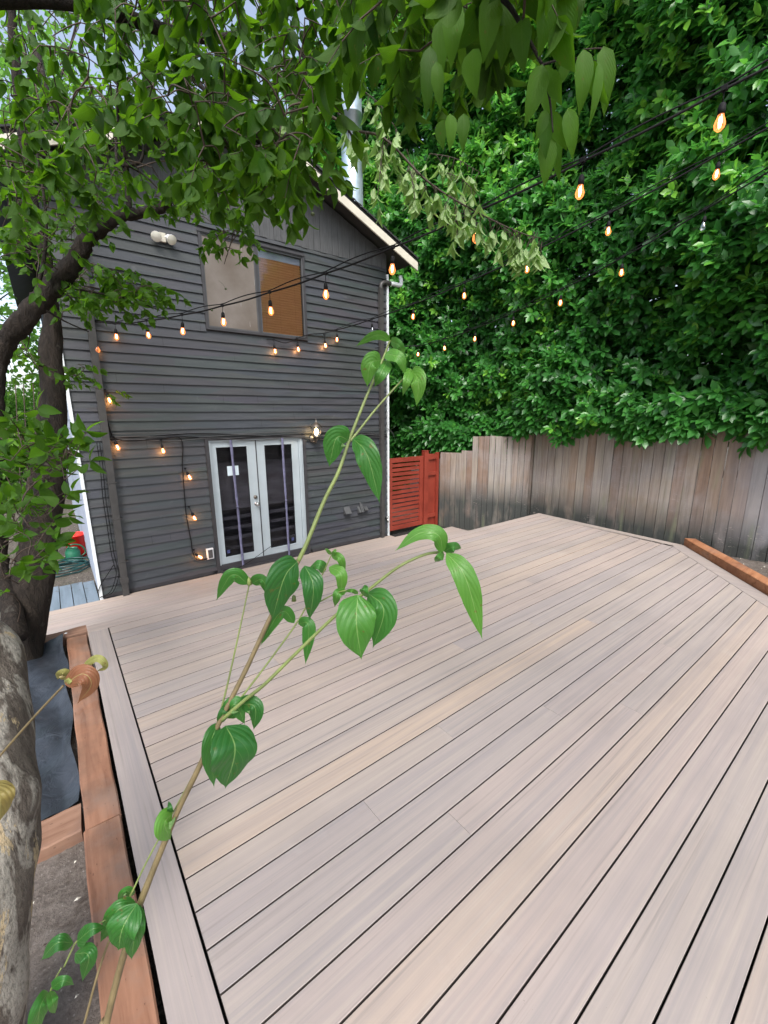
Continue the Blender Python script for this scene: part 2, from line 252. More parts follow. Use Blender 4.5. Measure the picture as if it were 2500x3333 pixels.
# vectorised leaves -------------------------------------------------
PROF={'dog':lambda t: np.where(t<1,(np.sin(PI*np.clip(t,0,1)**.72)**.85)*(1-.35*t**3),0)*1.0,
      'laurel':lambda t: np.sin(PI*np.clip(t,0,1)**1.12)**.7,
      'maple':lambda t: np.sin(PI*np.clip(t,0,1)**.8)**.6}
def leaves(name,base,dr,nm,L,W,tone,mat,prof='dog',rows=5,curl=.5,fold=.35,parent=None,kind=None,wavy=0.):
    N=len(base); dr=nrmz(dr); nm=nrmz(nm-dr*(nm*dr).sum(1)[:,None]); sd=np.cross(dr,nm)
    t=np.linspace(0,1,rows); w=PROF[prof](t); w[0]=.02; w[-1]=0.0
    b=(np.broadcast_to(curl,(N,))+.001)[:,None]*np.ones(rows); bt=b*t
    along=np.sin(bt)/b; off=-(1-np.cos(bt))/b
    mid=base[:,None]+dr[:,None]*(along*L[:,None])[...,None]+nm[:,None]*(off*L[:,None])[...,None]
    n2=nm[:,None]*np.cos(bt)[...,None]+dr[:,None]*np.sin(bt)[...,None]
    hw=(W[:,None]*w/2)
    wv=1+wavy*np.sin(t*17+rng.random((N,1))*6)
    lft=mid-sd[:,None]*(hw*math.cos(fold)*wv)[...,None]+n2*(hw*math.sin(fold)*(1+wavy*3*np.sin(t*11+1)))[...,None]
    rgt=mid+sd[:,None]*(hw*math.cos(fold)*wv)[...,None]+n2*(hw*math.sin(fold)*(1+wavy*3*np.sin(t*9)))[...,None]
    v=np.stack([lft,mid,rgt],2).reshape(-1,3)
    q=[]
    for i in range(rows-1):
        for j in (0,1): q.append((i*3+j,i*3+j+1,(i+1)*3+j+1,(i+1)*3+j))
    q=np.array(q); fc=(q[None]+(np.arange(N)*rows*3)[:,None,None]).reshape(-1)
    me=bpy.data.meshes.new(name); me.vertices.add(len(v)); me.vertices.foreach_set('co',v.reshape(-1).astype(np.float32))
    nf=len(fc)//4; me.loops.add(len(fc)); me.loops.foreach_set('vertex_index',fc.astype(np.int32)); me.polygons.add(nf)
    me.polygons.foreach_set('loop_start',np.arange(0,nf*4,4,dtype=np.int32)); me.polygons.foreach_set('loop_total',np.full(nf,4,np.int32)); me.polygons.foreach_set('use_smooth',np.ones(nf,bool))
    uvv=np.stack([np.tile([0,.5,1],rows),np.repeat(t,3)],1); uv=me.uv_layers.new(name='UVMap')
    uvl=np.tile(uvv,(N,1))[fc]; uv.data.foreach_set('uv',uvl.reshape(-1).astype(np.float32))
    a=me.attributes.new('tone','FLOAT','POINT'); a.data.foreach_set('value',np.repeat(tone,rows*3).astype(np.float32))
    me.update(); me.validate(); me.materials.append(MAT[mat]); o=bpy.data.objects.new(name,me); COL.objects.link(o)
    if parent: o.parent=parent; o.location=-V(*parent.location)
    return o
def spline(pts,n=8):
    pts=np.asarray(pts,float); P=np.vstack([2*pts[0]-pts[1],pts,2*pts[-1]-pts[-2]]); out=[]
    for i in range(1,len(P)-2):
        for t in np.linspace(0,1,n,endpoint=False):
            a,b,c,d=P[i-1],P[i],P[i+1],P[i+2]
            out.append(.5*((2*b)+(c-a)*t+(2*a-5*b+4*c-d)*t*t+(3*b-3*c+d-a)*t**3))
    out.append(pts[-1]); return np.array(out)
def sky_noise(x,y): return .5*np.sin(x*1.7+1.3*np.sin(y*1.1))+.3*np.sin(y*2.9+x*.7+2)+.2*np.sin(x*4.3-y*3.1)
LOW=-.45
# ================================================================== ground
m=MB(); m.add([(-120,-60,-.5),(120,-60,-.5),(120,160,-.5),(-120,160,-.5)],[(0,1,2,3)]); tag(m.build('ground','ground'),kind='structure')
def bed(name,poly,z,amp,n=40):
    x0=min(p[0] for p in poly);x1=max(p[0] for p in poly);y0=min(p[1] for p in poly);y1=max(p[1] for p in poly)
    return x0,x1,y0,y1
def grid(name,mat,fx,nu,nv,kind='structure'):
    u=np.linspace(0,1,nu); v=np.linspace(0,1,nv); P=[fx(a,b) for b in v for a in u]
    m=MB(); m.add(P,[(j*nu+i,j*nu+i+1,(j+1)*nu+i+1,(j+1)*nu+i) for j in range(nv-1) for i in range(nu-1)],smooth=True)
    return tag(m.build(name,mat),kind=kind)
# raised soil left of the deck (planting bed) and right of it (behind the slanted edging)
def fL(a,b):
    x=-3.2+3.09*a; y=-2.2+6.42*b; return (x,y,-.075+.018*sky_noise(x*5,y*4)+.006*math.sin(x*41+y*37))
grid('soil',"soil",fL,90,150)
m=MB(); m.box(-3.2,-.115,4.16,4.2,-.5,-.06); tag(m.build('soil','soil'),kind='structure')
def fR(a,b):
    y=-2.2+4.5*b; x0=max(4.2,5.42+(y-.75)*1.14) if y<1.89 else 6.72; x0+=.02; x=x0+(7.6-x0)*a; return (x,y,-.058+.02*sky_noise(x*4,y*5)+.008*math.sin(x*43+y*31))
grid('soil','soil',fR,60,110)
# ================================================================== deck
PX=.1445; W_=.1377
def rx(y):  # outer right edge of the deck at y
    if y>1.89: return 6.72+(y-1.89)*(6.94-6.72)/(4.262-1.89)
    return 6.72+(y-1.89)*(6.72-5.42)/(1.89-.75)
def rxi(y): return (rx(y)-.145) if y>1.95 else (6.575+(y-1.95)*(6.72-5.42)/(1.89-.75)-.05)
deck=MB(); offs=[]
joints={ -5:[2.6],-4:[1.2,3.6],-3:[2.2],-2:[.93],-1:[1.56,4.9],0:[3.53],2:[3.1],3:[2.31],5:[1.95],6:[3.9],8:[1.1],10:[5.3],11:[2.7],13:[3.6],14:[4.46],15:[1.3]}
seq=[0,.25,.6,.4,.15,.7,.5,.05,.3,.62,.45,.2,.8,.1,.55]
def dboard(y0,y1,x0,x1f,tone):
    n0=deck.n; a,b=x1f(y0),x1f(y1); e=.0016
    v=[(x0,y0,-.025),(a,y0,-.025),(b,y1,-.025),(x0,y1,-.025),(x0,y0,-e),(a,y0,-e),(b,y1,-e),(x0,y1,-e),(x0,y0+e,0),(a,y0+e,0),(b,y1-e,0),(x0,y1-e,0)]
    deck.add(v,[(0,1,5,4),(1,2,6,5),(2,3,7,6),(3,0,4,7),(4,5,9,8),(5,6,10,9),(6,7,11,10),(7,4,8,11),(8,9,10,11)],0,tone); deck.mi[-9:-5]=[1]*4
for k in range(-17,18):
    y0=1.5172+PX*k+.0034; y1=y0+W_
    xs=[.178]+joints.get(k,[] if k%2 else []); 
    for i,x in enumerate(xs):
        tone={(0,0):.97,(0,1):.3,(-2,0):.42,(-2,1):.35,(1,0):.15,(-4,0):.3,(-4,1):.5,(14,1):.88,(-1,0):.2,(3,0):.9,(-3,0):.35}.get((k,i),random.choice(seq)*.92)
        last=i==len(xs)-1
        dboard(y0,y1,x+(.0007 if i else 0),(lambda y:rxi(y)) if last else (lambda y,xx=xs[i+1]:xx-.0007),tone)
dboard(4.123,4.262,.032,lambda y:rx(y),.62)
def setoff(o):
    me=o.data; me.calc_loop_triangles(); tn=np.zeros(len(me.vertices),np.float32); me.attributes['tone'].data.foreach_get('value',tn)
    # an offset per board so that no two share a streak pattern
    n=len(tn); idx=np.zeros(n,np.float32); cur=-1; st=[]
    for i in range(n): idx[i]=(i//o['stride'])*.6180339%1
    a=me.attributes.new('off','FLOAT','POINT'); a.data.foreach_set('value',idx)
simple('deck_edge_gap_shade',(.05,.04,.035),.9); d0=deck.build('deck',['deck_board','deck_edge_gap_shade']); d0['stride']=12; setoff(d0); del d0['stride']; tag(d0,kind='structure')  # board sides: darker grooved-edge brown with the gap shade painted in
bo=MB(); bo.box(.032,.168,-1.2,4.119,-.028,0,tone=.42)
bo.prism([(rxi(4.119)+.004,4.119),(rxi(1.95)+.004,1.955),(6.72,1.89),(rx(4.119),4.119)],-.028,0,tone=.2)
q=(6.72-5.42)/(1.89-.75); bo.prism([(6.575+.006-.05,1.95-.003),(6.576-.05+.006-3.2*q,1.95-3.2),(6.72-3.14*q,1.89-3.14),(6.72,1.886)],-.028,0,tone=.3)
o=bo.build('deck_border','deck_board_cross',d0); o['stride']=8; setoff(o); del o['stride']
m=MB(); m.prism([(.04,-1.2),(4.0,-1.0),(5.4,.8),(6.6,1.9),(6.9,4.2),(.04,4.2)],-.14,-.13);  # near-black sheet under the boards stands in for shade in the gaps
m.box(.036,6.93,4.235,4.258,-.5,-.027); m.beam((6.935,4.25,-.26),(6.71,1.9,-.26),.02,.46); m.beam((6.70,1.89,-.26),(3.2,-1.15,-.26),.02,.46); m.box(.045,.06,-1.2,4.2,-.5,-.027)
m.build('deck_skirt_gap_shade','under_dark',d0)
# lower walkway along the house
wk=MB(); yy=LOW
for i in range(14):
    y1=6.06-.1435*i; y0=y1-.139; x0=-.40+.004*math.sin(i*3); x1=6.02 if y1>5.9 else 6.25
    if y1<4.30: continue
    if y1>6.0: x1=4.86
    wk.box(x0,x1,y0,y1,yy-.025,yy,0,random.choice([0,.25,.5,.3,.15,.6]))
ow=wk.build('walkway','deck_board'); ow['stride']=8; setoff(ow); del ow['stride']; tag(ow,kind='structure')
m=MB(); m.box(-.39,6.2,4.3,6.04,-.5,-.478); m.box(4.86,6.1,5.93,6.06,-.475,-.45) ; m.build('walkway_frame','under_dark',ow)
pl=MB()
for i in range(4): pl.box(-.305+.131*i,-.305+.131*i+.122,6.075+.0*i,6.95-.01*i+(0 if i%2 else .02),-.475,-.455)
tag(pl.build('plank_path','grey_plank'),kind='structure')
# ================================================================== house
WY=6.093; XL,XR=.24,4.815; SL=.4154; RX=2.5275; RZ=5.325
house=empty('house',(RX,WY,LOW),'two storey dark grey clapboard house with cream roof rake and white corner boards','house')
CZ0=-.1906; CS=.11290; ZT=4.163
op=[(1.655,3.165,LOW,1.49),(1.815,3.285,2.885,4.045)]   # door, window
sd=MB(); k=-3
while True:
    zb=CZ0+CS*k; zt=zb+CS; k+=1
    if zb>=ZT-.01: break
    zb2=max(zb,LOW+.05); zt2=min(zt,ZT)
    if zt2<=zb2: continue
    xs=[(XL,XR)]
    for a,b,c,d in op:
        if c<zt2-.02 and d>zb2+.02:
            nx=[]
            for p,q_ in xs:
                if a>p: nx.append((p,a))
                if b<q_: nx.append((b,q_))
            xs=nx
    for p,q_ in xs:
        n=max(2,int((q_-p)/.25)); X=np.linspace(p,q_,n); j=.0016*np.sin(X*2.1+k*5)+.0012*np.sin(X*7+k*2); top=[];vv=[]
        for i,x in enumerate(X):
            jz=j[i]; vv+=[(x,WY+.006,zt2+.012),(x,WY-.015+.5*j[i],zb2+jz),(x,WY+.004,zb2+.001+jz)]
        sd.add(vv,[(3*i,3*i+3,3*i+4,3*i+1) for i in range(n-1)]+[(3*i+1,3*i+4,3*i+5,3*i+2) for i in range(n-1)])
for i in range(34):
    kk=random.randint(-1,37); zb=CZ0+CS*kk; x=random.uniform(XL+.4,XR-.3)
    if any(a-.05<x<b+.05 and c-.15<zb<d+.05 for a,b,c,d in op): continue
    sd.add([(x,WY-.0168,zb+.004),(x+.0028,WY-.0168,zb+.004),(x+.0028,WY+.0035,zb+CS*.97),(x,WY+.0035,zb+CS*.97)],[(0,1,2,3)],1)
sd.build('clapboard_siding',['siding','under_dark'],house)
# vertical boards of the gable
g=MB(); nb=44; w=(XR-XL)/nb
for i in range(nb):
    a=XL+w*i+.0015; b=XL+w*(i+1)-.0015; ta=RZ-abs(a-RX)*SL-.02; tb=RZ-abs(b-RX)*SL-.02; y=WY-.004-.004*(i%3)
    z0=ZT-.012+.004*math.sin(i*2.3)
    g.add([(a,y,z0),(b,y,z0),(b,y,tb),(a,y,ta),(a,y+.02,z0),(b,y+.02,z0),(b,y+.02,tb),(a,y+.02,ta)],[(0,1,2,3),(1,5,6,2),(4,0,3,7),(0,4,5,1)])
g.build('gable_boards','gable_board',house)
# shell: side and back walls, roof
m=MB(); m.add([(XL+.01,WY+.03,LOW),(XR-.01,WY+.03,LOW),(XR-.01,WY+.03,ZT+.0),(XL+.01,WY+.03,ZT)],[(0,1,2,3)])
sh=MB()
def wallpiece(x0,x1,z0,z1): sh.box(x0,x1,WY+.012,WY+.1,z0,z1)
wallpiece(XL+.01,1.655,LOW,ZT); wallpiece(3.165,XR-.01,LOW,2.885); wallpiece(1.655,3.165,1.49,2.885); wallpiece(3.285,XR-.01,2.885,ZT); wallpiece(1.655,1.815,2.885,ZT); wallpiece(1.815,3.285,4.045,ZT)
sh.build('wall_sheathing','dark_trim',house)
m=MB(); m.box(XL,XL+.05,WY+.05,WY+7,LOW-.05,ZT); 
for i in range(42):
    z=LOW+.11*i; m.add([(XL-.012,WY+.02,z),(XL-.012,WY+7,z),(XL-.001,WY+7,z+.11),(XL-.001,WY+.02,z+.11)],[(0,1,2,3)])
m.build('side_wall','side_wall',house)
m=MB(); m.box(XR-.05,XR,WY+.11,WY+7,LOW-.05,ZT); m.box(XL+.06,XR-.06,WY+6.9,WY+7,LOW,ZT); m.build('side_wall','siding',house)
YR=5.74
def roofz(x): return RZ-abs(x-RX)*SL
for s_ in (-1,1):
    xe=RX+s_*2.68; m=MB(); y0,y1=YR+.02,WY+7.3
    a=(RX,y0,roofz(RX)+.03);b=(xe,y0,roofz(xe)+.03);c=(xe,y1,roofz(xe)+.03);d=(RX,y1,roofz(RX)+.03)
    up=[(p[0],p[1],p[2]+.055) for p in (a,b,c,d)]
    m.add([a,b,c,d]+up,[(0,1,2,3)],1); m.add([a,b,c,d]+up,[(7,6,5,4),(0,4,5,1),(1,5,6,2),(2,6,7,3)],0)
    # shingle courses
    for i in range(24):
        t0=i/24; t1=(i+1)/24; x0=RX+(xe-RX)*t0; x1=RX+(xe-RX)*t1
        m.add([(x0,y0-.03,roofz(x0)+.088),(x1,y0-.03,roofz(x1)+.098),(x1,y1,roofz(x1)+.098),(x0,y1,roofz(x0)+.088),(x1,y0-.03,roofz(x1)+.07),(x0,y0-.03,roofz(x0)+.07)],[(0,1,2,3),(0,5,4,1)],0)
    m.build('roof',['shingle','soffit'],house)
    r=MB(); p=[(RX,roofz(RX)+.02),(xe,roofz(xe)+.02),(xe,roofz(xe)-.10),(RX,roofz(RX)-.10)]
    v=[(x,y,z) for y in (YR,YR+.025) for x,z in p]; r.add(v,[(0,1,2,3),(7,6,5,4),(0,4,5,1),(1,5,6,2),(2,6,7,3)]); r.build('rake_board','cream_trim',house)
# corner boards, base, band, door trims
m=MB(); m.box(XR-.002,XR+.028,WY-.035,WY+.03,LOW,ZT-.1); m.build('corner_board','white_trim',house)
m=MB(); m.box(XL-.022,XL+.012,WY-.035,WY+.03,LOW,ZT-.05); m.build('corner_board','white_trim',house)
for x0,x1 in ((XL+.015,1.60),(3.21,XR-.01)):
    m=MB(); m.box(x0,x1,WY-.012,WY+.02,LOW,LOW+.06); m.build('base_trim','dark_trim',house)
# french doors
dr_=empty('double_door',(2.4,WY,LOW)); dr_.parent=house; dr_.location=V(2.4,WY,LOW)-V(RX,WY,LOW); DP=V(2.4,WY,LOW)
def sub(mb,name,mats,**k):
    o=mb.build(name,mats,None,**k); o.parent=dr_; o.location=-DP; return o
m=MB(); m.box(1.655,1.70,WY-.035,WY+.02,LOW,1.49); m.box(3.12,3.165,WY-.035,WY+.02,LOW,1.49); m.box(1.70,3.12,WY-.035,WY+.02,1.455,1.49); m.box(1.70,3.12,WY-.06,WY+.02,LOW,LOW+.035); m.box(1.70,3.12,WY-.022,WY+.02,LOW+.035,LOW+.11)
sub(m,'door_casing','dark_trim')
m=MB(); m.box(1.70,1.722,WY-.024,WY+.05,LOW+.11,1.455); m.box(3.052,3.12,WY-.012,WY+.05,LOW+.11,1.455); m.box(3.07,3.085,WY-.026,WY-.01,LOW+.11,1.455); m.box(3.10,3.112,WY-.022,WY-.01,LOW+.11,1.455); m.box(1.722,3.052,WY-.02,WY+.05,1.437,1.455); sub(m,'door_jamb','door_white')
gl=[(1.795,2.235,-.27,1.36),(2.492,2.94,-.19,1.36)]
for i,((a,b),(ga,gb,gz0,gz1)) in enumerate(zip([(1.726,2.365),(2.371,3.048)],gl)):
    gz0=-.24
    m=MB(); y0,y1=WY+.004,WY+.045; m.box(a,ga,y0,y1,LOW+.112,1.435); m.box(gb,b,y0,y1,LOW+.112,1.435); m.box(ga,gb,y0,y1,LOW+.112,gz0); m.box(ga,gb,y0,y1,gz1,1.435)
    for q0,q1,r0,r1 in ((ga-.018,ga+.004,gz0-.018,gz1+.018),(gb-.004,gb+.018,gz0-.018,gz1+.018)): m.box(q0,q1,WY-.003,WY+.006,r0,r1)
    m.box(ga+.004,gb-.004,WY-.003,WY+.006,gz0-.018,gz0+.004); m.box(ga+.004,gb-.004,WY-.003,WY+.006,gz1-.004,gz1+.018)
    sub(m,'door_leaf','door_white')
    m=MB(); m.box(ga,gb,WY+.02,WY+.026,gz0,gz1); sub(m,'glass_pane','dark_glass')
    m=MB(); sx_=(ga+.055) if i==0 else gb-.06; m.box(sx_-.022,sx_+.022,WY+.0165,WY+.019,gz0+.05,gz0+.10); sub(m,'sticker','sticker_blue')
m=MB(); m.box(2.362,2.374,WY-.006,WY+.004,LOW+.112,1.435); sub(m,'astragal','dark_trim')
m=MB(); m.lathe([(.0,-.075),(.022,-.073),(.031,-.055),(.027,-.036),(.012,-.028),(.012,-.01),(.032,-.006),(.032,.004)],(2.317,WY+.004,.497),(0,1,0)); sub(m,'knob','metal_steel')
m=MB(); m.lathe([(0,-.02),(.026,-.018),(.029,-.004),(.029,.004)],(2.308,WY+.004,.60),(0,1,0)); sub(m,'deadbolt','brass_dull')
for sx0,sx1 in ((1.997,2.026),(2.769,2.773)):
    zt,zb=1.455,-.40; m=MB(); pts=spline([(sx0,WY-.05,zt),(sx0+(sx1-sx0)*.3,WY-.045,1.0),(sx0+(sx1-sx0)*.62,WY-.05,.42),(sx0+(sx1-sx0)*.86,WY-.045,-.1),(sx1,WY-.05,zb)],6)
    vv=[];hw=.018
    for i,p in enumerate(pts):
        w_=hw*(1+.12*math.sin(i*1.3)) if abs(p[2]-.5)>.03 else .010; vv+=[(p[0]-w_,p[1],p[2]),(p[0],p[1]-.007,p[2]),(p[0]+w_,p[1],p[2])]
    n=len(pts); m.add(vv,[(3*i+j,3*i+j+1,3*i+j+4,3*i+j+3) for i in range(n-1) for j in (0,1)]); m.lathe([(0,-.012),(.016,-.008),(.018,.0),(.016,.01),(0,.014)],(sx0+(sx1-sx0)*.58,WY-.055,.50),(0,1,0))
    sub(m,'curtain_band','strap_purple')
m=MB(); m.box(1.935,2.095,WY+.016,WY+.018,.95,1.085); sub(m,'paper_notice','paper')
# room behind the doors and window
m=MB(); m.box(1.2,3.7,WY+1.6,WY+1.62,LOW,1.6); m.add([(1.2,WY+.06,LOW+.02),(3.7,WY+.06,LOW+.02),(3.7,WY+1.6,LOW+.02),(1.2,WY+1.6,LOW+.02)],[(0,1,2,3)])
for i in range(5): m.box(1.5,3.5,WY+1.0+.1*i,WY+1.1+.1*i,LOW+.02,LOW+.25+.2*i)
m.box(1.70,3.10,WY+.20,WY+.21,.42,1.12)  # pale panel and slats below added to imitate stripes reflected in the glass
for i in range(5): z=.30-.155*i; m.beam((1.72,WY+.16,z),(3.08,WY+.16,z+.012),.03,.045)
m.box(1.2,3.7,WY+.08,WY+1.6,1.62,1.66); m.build('room_interior','room_interior',house)
# window
wn=empty('sliding_window',(2.55,WY,3.46)); wn.parent=house; wn.location=V(2.55,WY,3.46)-V(RX,WY,LOW); DPW=V(2.55,WY,3.46)
def subw(mb,name,mats):
    o=mb.build(name,mats,None); o.parent=wn; o.location=-DPW; return o
m=MB(); a,b,c,d=op[1]
m.box(a,b,WY-.03,WY+.05,c,c+.032); m.box(a,b,WY-.03,WY+.05,d-.032,d); m.box(a,a+.03,WY-.03,WY+.05,c+.032,d-.032); m.box(b-.03,b,WY-.03,WY+.05,c+.032,d-.032); m.box(2.535,2.575,WY-.022,WY+.05,c+.032,d-.032)
m.box(a-.01,b+.01,WY-.04,WY-.03,d-.02,d+.012); subw(m,'window_frame','dark_trim')
m=MB()
for x0,x1 in ((a+.03,2.535),(2.575,b-.03)):
    m.box(x0,x0+.016,WY-.018,WY+.03,c+.032,d-.032); m.box(x1-.016,x1,WY-.018,WY+.03,c+.032,d-.032); m.box(x0+.016,x1-.016,WY-.018,WY+.03,c+.032,c+.05); m.box(x0+.016,x1-.016,WY-.018,WY+.03,d-.05,d-.032)
subw(m,'sash','vent_grey')
m=MB(); m.box(2.591,b-.046,WY+.0,WY+.004,c+.05,d-.05); subw(m,'glass_pane','window_glass')
m=MB(); m.box(a+.046,2.519,WY+.0,WY+.004,c+.05,d-.05); subw(m,'glass_pane','window_glass')
m=MB(); m.box(a+.046,2.519,WY-.012,WY-.010,c+.05,d-.05); subw(m,'insect_screen','insect_screen')
m=MB(); z=c+.055
while z<d-.14:
    m.add([(2.592,WY+.028,z),(b-.047,WY+.028,z),(b-.047,WY+.044,z+.030),(2.592,WY+.044,z+.030)],[(0,1,2,3)]); z+=.033
for x in (2.67,2.89,3.13): m.box(x-.0015,x+.0015,WY+.024,WY+.027,c+.05,d-.14)
m.box(2.592,b-.047,WY+.05,WY+.052,c+.04,d-.13); subw(m,'blind','blind_wood')
m=MB(); m.box(2.592,b-.047,WY+.03,WY+.06,d-.14,d-.05); subw(m,'blind_valance','side_wall')
m=MB(); m.box(1.83,3.27,WY+.07,WY+.08,2.89,4.04); subw(m,'window_backing','under_dark')
# downspouts
m=MB(); xd=4.66; m.box(xd-.035,xd+.035,WY-.085,WY-.025,LOW+.14,3.82); m.box(xd-.04,xd+.04,WY-.09,WY-.02,LOW+.10,LOW+.15); m.box(xd-.03,xd+.03,WY-.08,WY-.02,LOW,LOW+.10)
m.tube(spline([(xd,WY-.055,3.80),(xd+.01,WY-.057,3.88),(xd+.08,WY-.06,3.92),(xd+.2,WY-.06,3.925)],5),.036,8); m.build('downspout','downspout_paint',house)
m=MB(); m.tube(spline([(xd+.19,WY-.06,3.925),(xd+.33,WY-.06,3.93),(xd+.42,WY-.06,3.935),(xd+.44,WY-.055,4.0),(xd+.44,WY-.03,4.08)],5),.034,8); m.build('gutter_elbow','white_trim',house)
m=MB(); m.beam((.565,WY-.06,3.9),(.50,WY-.06,LOW+.20),.075,.06,up=(0,1,0)); m.beam((.50,WY-.06,LOW+.24),(.498,WY-.06,LOW+.17),.09,.07,up=(0,1,0)); m.beam((.498,WY-.06,LOW+.19),(.497,WY-.06,LOW),.07,.055,up=(0,1,0))
for z in (1.0,.55,0): m.box(.47,.57,WY-.095,WY-.02,z,z+.006)
m.build('downspout','downspout_paint',house)
# flue
fx,fy=4.40,6.42; m=MB(); m.lathe([(.165,0),(.165,.7),(.17,.7),(.17,.735),(.165,.735),(.165,2.0),(.17,2.0),(.17,2.03),(.165,2.03),(.165,3.1)],(fx,fy,4.3),seg=24); m.build('flue_pipe','metal_galv',house)
# vents, tap, socket, cap
m=MB(); vx,vz=3.90,.175
m.add([(vx-.06,WY-.015,vz+.06),(vx+.06,WY-.015,vz+.06),(vx+.06,WY-.10,vz-.05),(vx-.06,WY-.10,vz-.05),(vx-.06,WY-.015,vz-.07),(vx+.06,WY-.015,vz-.07)],[(0,3,2,1),(0,4,3),(1,2,5),(3,4,5,2)]); m.build('dryer_vent','vent_grey',house)
m=MB(); vx=4.20; vz=.15
for a,b_,h_ in ((-.07,-.03,.06),(-.025,.005,.13),(.01,.035,.10)): m.add([(vx+a,WY-.015,vz+h_),(vx+b_,WY-.015,vz+h_),(vx+b_,WY-.09,vz-.04),(vx+a,WY-.09,vz-.04),(vx+a,WY-.015,vz-.07),(vx+b_,WY-.015,vz-.07)],[(0,3,2,1),(0,4,3),(1,2,5),(3,4,5,2)])
m.add([(vx+.05,WY-.015,vz+.05),(vx+.14,WY-.015,vz+.03),(vx+.13,WY-.09,vz-.02),(vx+.05,WY-.09,vz-.01),(vx+.05,WY-.015,vz-.05),(vx+.13,WY-.015,vz-.05)],[(0,3,2,1),(0,4,3),(1,2,5),(3,4,5,2)]); m.build('dryer_vent','vent_grey',house)
m=MB(); tx,tz=4.76,-.105; m.tube([(tx,WY-.01,tz),(tx,WY-.07,tz),(tx+.0,WY-.10,tz-.02),(tx,WY-.11,tz-.06)],.012,8); m.lathe([(0,-.01),(.028,-.008),(.028,.004),(0,.006)],(tx,WY-.075,tz+.04),(0,0,1)); m.tube([(tx,WY-.075,tz),(tx,WY-.075,tz+.04)],.006,6); m.build('water_tap','metal_steel',house)
m=MB(); m.box(1.53,1.62,WY-.05,WY-.012,-.20,-.05); m.box(1.545,1.605,WY-.06,WY-.05,-.185,-.065,1); m.build('outlet_box',['plastic_white','vent_grey'],house)
# flood light
fl=empty('flood_light',(1.43,WY-.02,3.85),'twin white flood light fixed high on the grey siding left of the window','flood light')
fp=atY(529,773,WY-.03); m=MB(); m.box(fp[0]-.035,fp[0]+.035,WY-.045,WY-.012,fp[2]-.05,fp[2]+.05); m.build('mounting_plate','cream_trim',fl,bevel=.004)
for s_,dx in ((-1,-.075),(1,.075)):
    c_=V(fp[0]+dx,WY-.075,fp[2]-.01); ax=nrmz(V(s_*.25,-.75,-.55)); m=MB(); m.lathe([(.014,-.07),(.03,-.05),(.036,-.02),(.056,.02),(.058,.035)],c_,ax); m.tube([c_-ax*.05,V(fp[0]+dx*.3,WY-.04,fp[2]+.01)],.012,6); l_=m.build('lamp_housing','plastic_white',fl)
    m=MB(); m.lathe([(.057,.034),(.04,.042),(0,.046)],c_,ax); o=m.build('lens','lamp_bulb_glass'); o.parent=l_; o.location=-V(0,0,0)
# wall lantern
lp=atY(1027,1408,WY-.12); L0=V(lp[0],WY-.12,lp[2])
ln=empty('wall_lantern',(lp[0],WY,lp[2]-.1),'lit glass coach lantern on the siding just right of the french doors','lantern')
m=MB(); m.lathe([(0,.155),(.006,.14),(.006,.115),(.02,.105),(.04,.085),(.075,.06),(.078,.052),(.03,.052)],L0,seg=10); m.lathe([(.028,-.085),(.045,-.075),(.05,-.065),(.02,-.10),(.012,-.12),(0,-.13)],L0,seg=10)
for i in range(6):
    a=i*PI/3+.3; m.tube([L0+V(math.cos(a)*.046,math.sin(a)*.046,-.07),L0+V(math.cos(a)*.066,math.sin(a)*.066,.055)],.0035,5)
m.tube(spline([L0+V(0,0,-.11),L0+V(0,.03,-.15),L0+V(0,.08,-.14),L0+V(0,.10,-.09)],5),.009,7); m.lathe([(0,-.02),(.045,-.015),(.05,0),(.05,.012)],(L0[0],WY-.02,L0[2]-.1),(0,1,0)); m.build('lantern_frame','brass_dull',ln)
m=MB(); m.lathe([(.043,-.07),(.062,.052)],L0,seg=18); m.build('lantern_glass','clear_glass',ln)
m=MB(); m.lathe([(0,-.045),(.018,-.04),(.026,-.01),(.02,.02),(0,.035)],L0); m.build('lantern_bulb','lantern_flame',ln)
def plight(p,e,parent,r=.02,col=(1,.55,.22)):
    l=bpy.data.lights.new('glow',type='POINT'); l.energy=e; l.color=col; l.shadow_soft_size=r; o=bpy.data.objects.new('lamp_light',l); COL.objects.link(o); o.parent=parent; o.location=V(*p)-V(*parent.location); return o
plight(L0,1.4,ln,.03); ln.scale=(1.25,1.25,1.25)
# ================================================================== string lights
def bulb(parent,p,drop,axis=(0,0,-1),lit=True,light=0,lean=None):
    p=V(*p); ax=nrmz(V(*axis)); n=MB(); q=p+V(0,0,-drop) if lean is None else V(*lean)
    n.tube([p,p*.5+q*.5+V(.003,.002,0),q],.0028,5); n.box(p[0]-.012,p[0]+.012,p[1]-.012,p[1]+.012,p[2]-.008,p[2]+.012)
    n.lathe([(0,0),(.010,.002),(.015,.012),(.017,.03),(.017,.052),(.0,.052)],q,ax,10); s=n.build('socket','black_rubber',parent)
    m=MB(); c=q+ax*.05; m.lathe([(.013,0),(.014,.010),(.020,.026),(.0245,.042),(.021,.058),(.010,.070),(0,.074)],c,ax,12,0)
    if lit:
        for k in range(3):
            a=k*2.1; r_=np.cross(ax,V(math.cos(a),math.sin(a),.3)); r_=nrmz(r_)*.006; m.tube([c+ax*.012+r_*.4,c+ax*.034+r_*.9,c+ax*.054+r_*.3],.0032,5,1)
    o=m.build('bulb',['lit_bulb_glass' if lit else 'clear_glass','filament']); o.parent=s; o.location=(0,0,0)
    if light: plight(c+ax*.04,light,parent,.012)
def cord_sag(A,B,lmd,N,n=8): pass
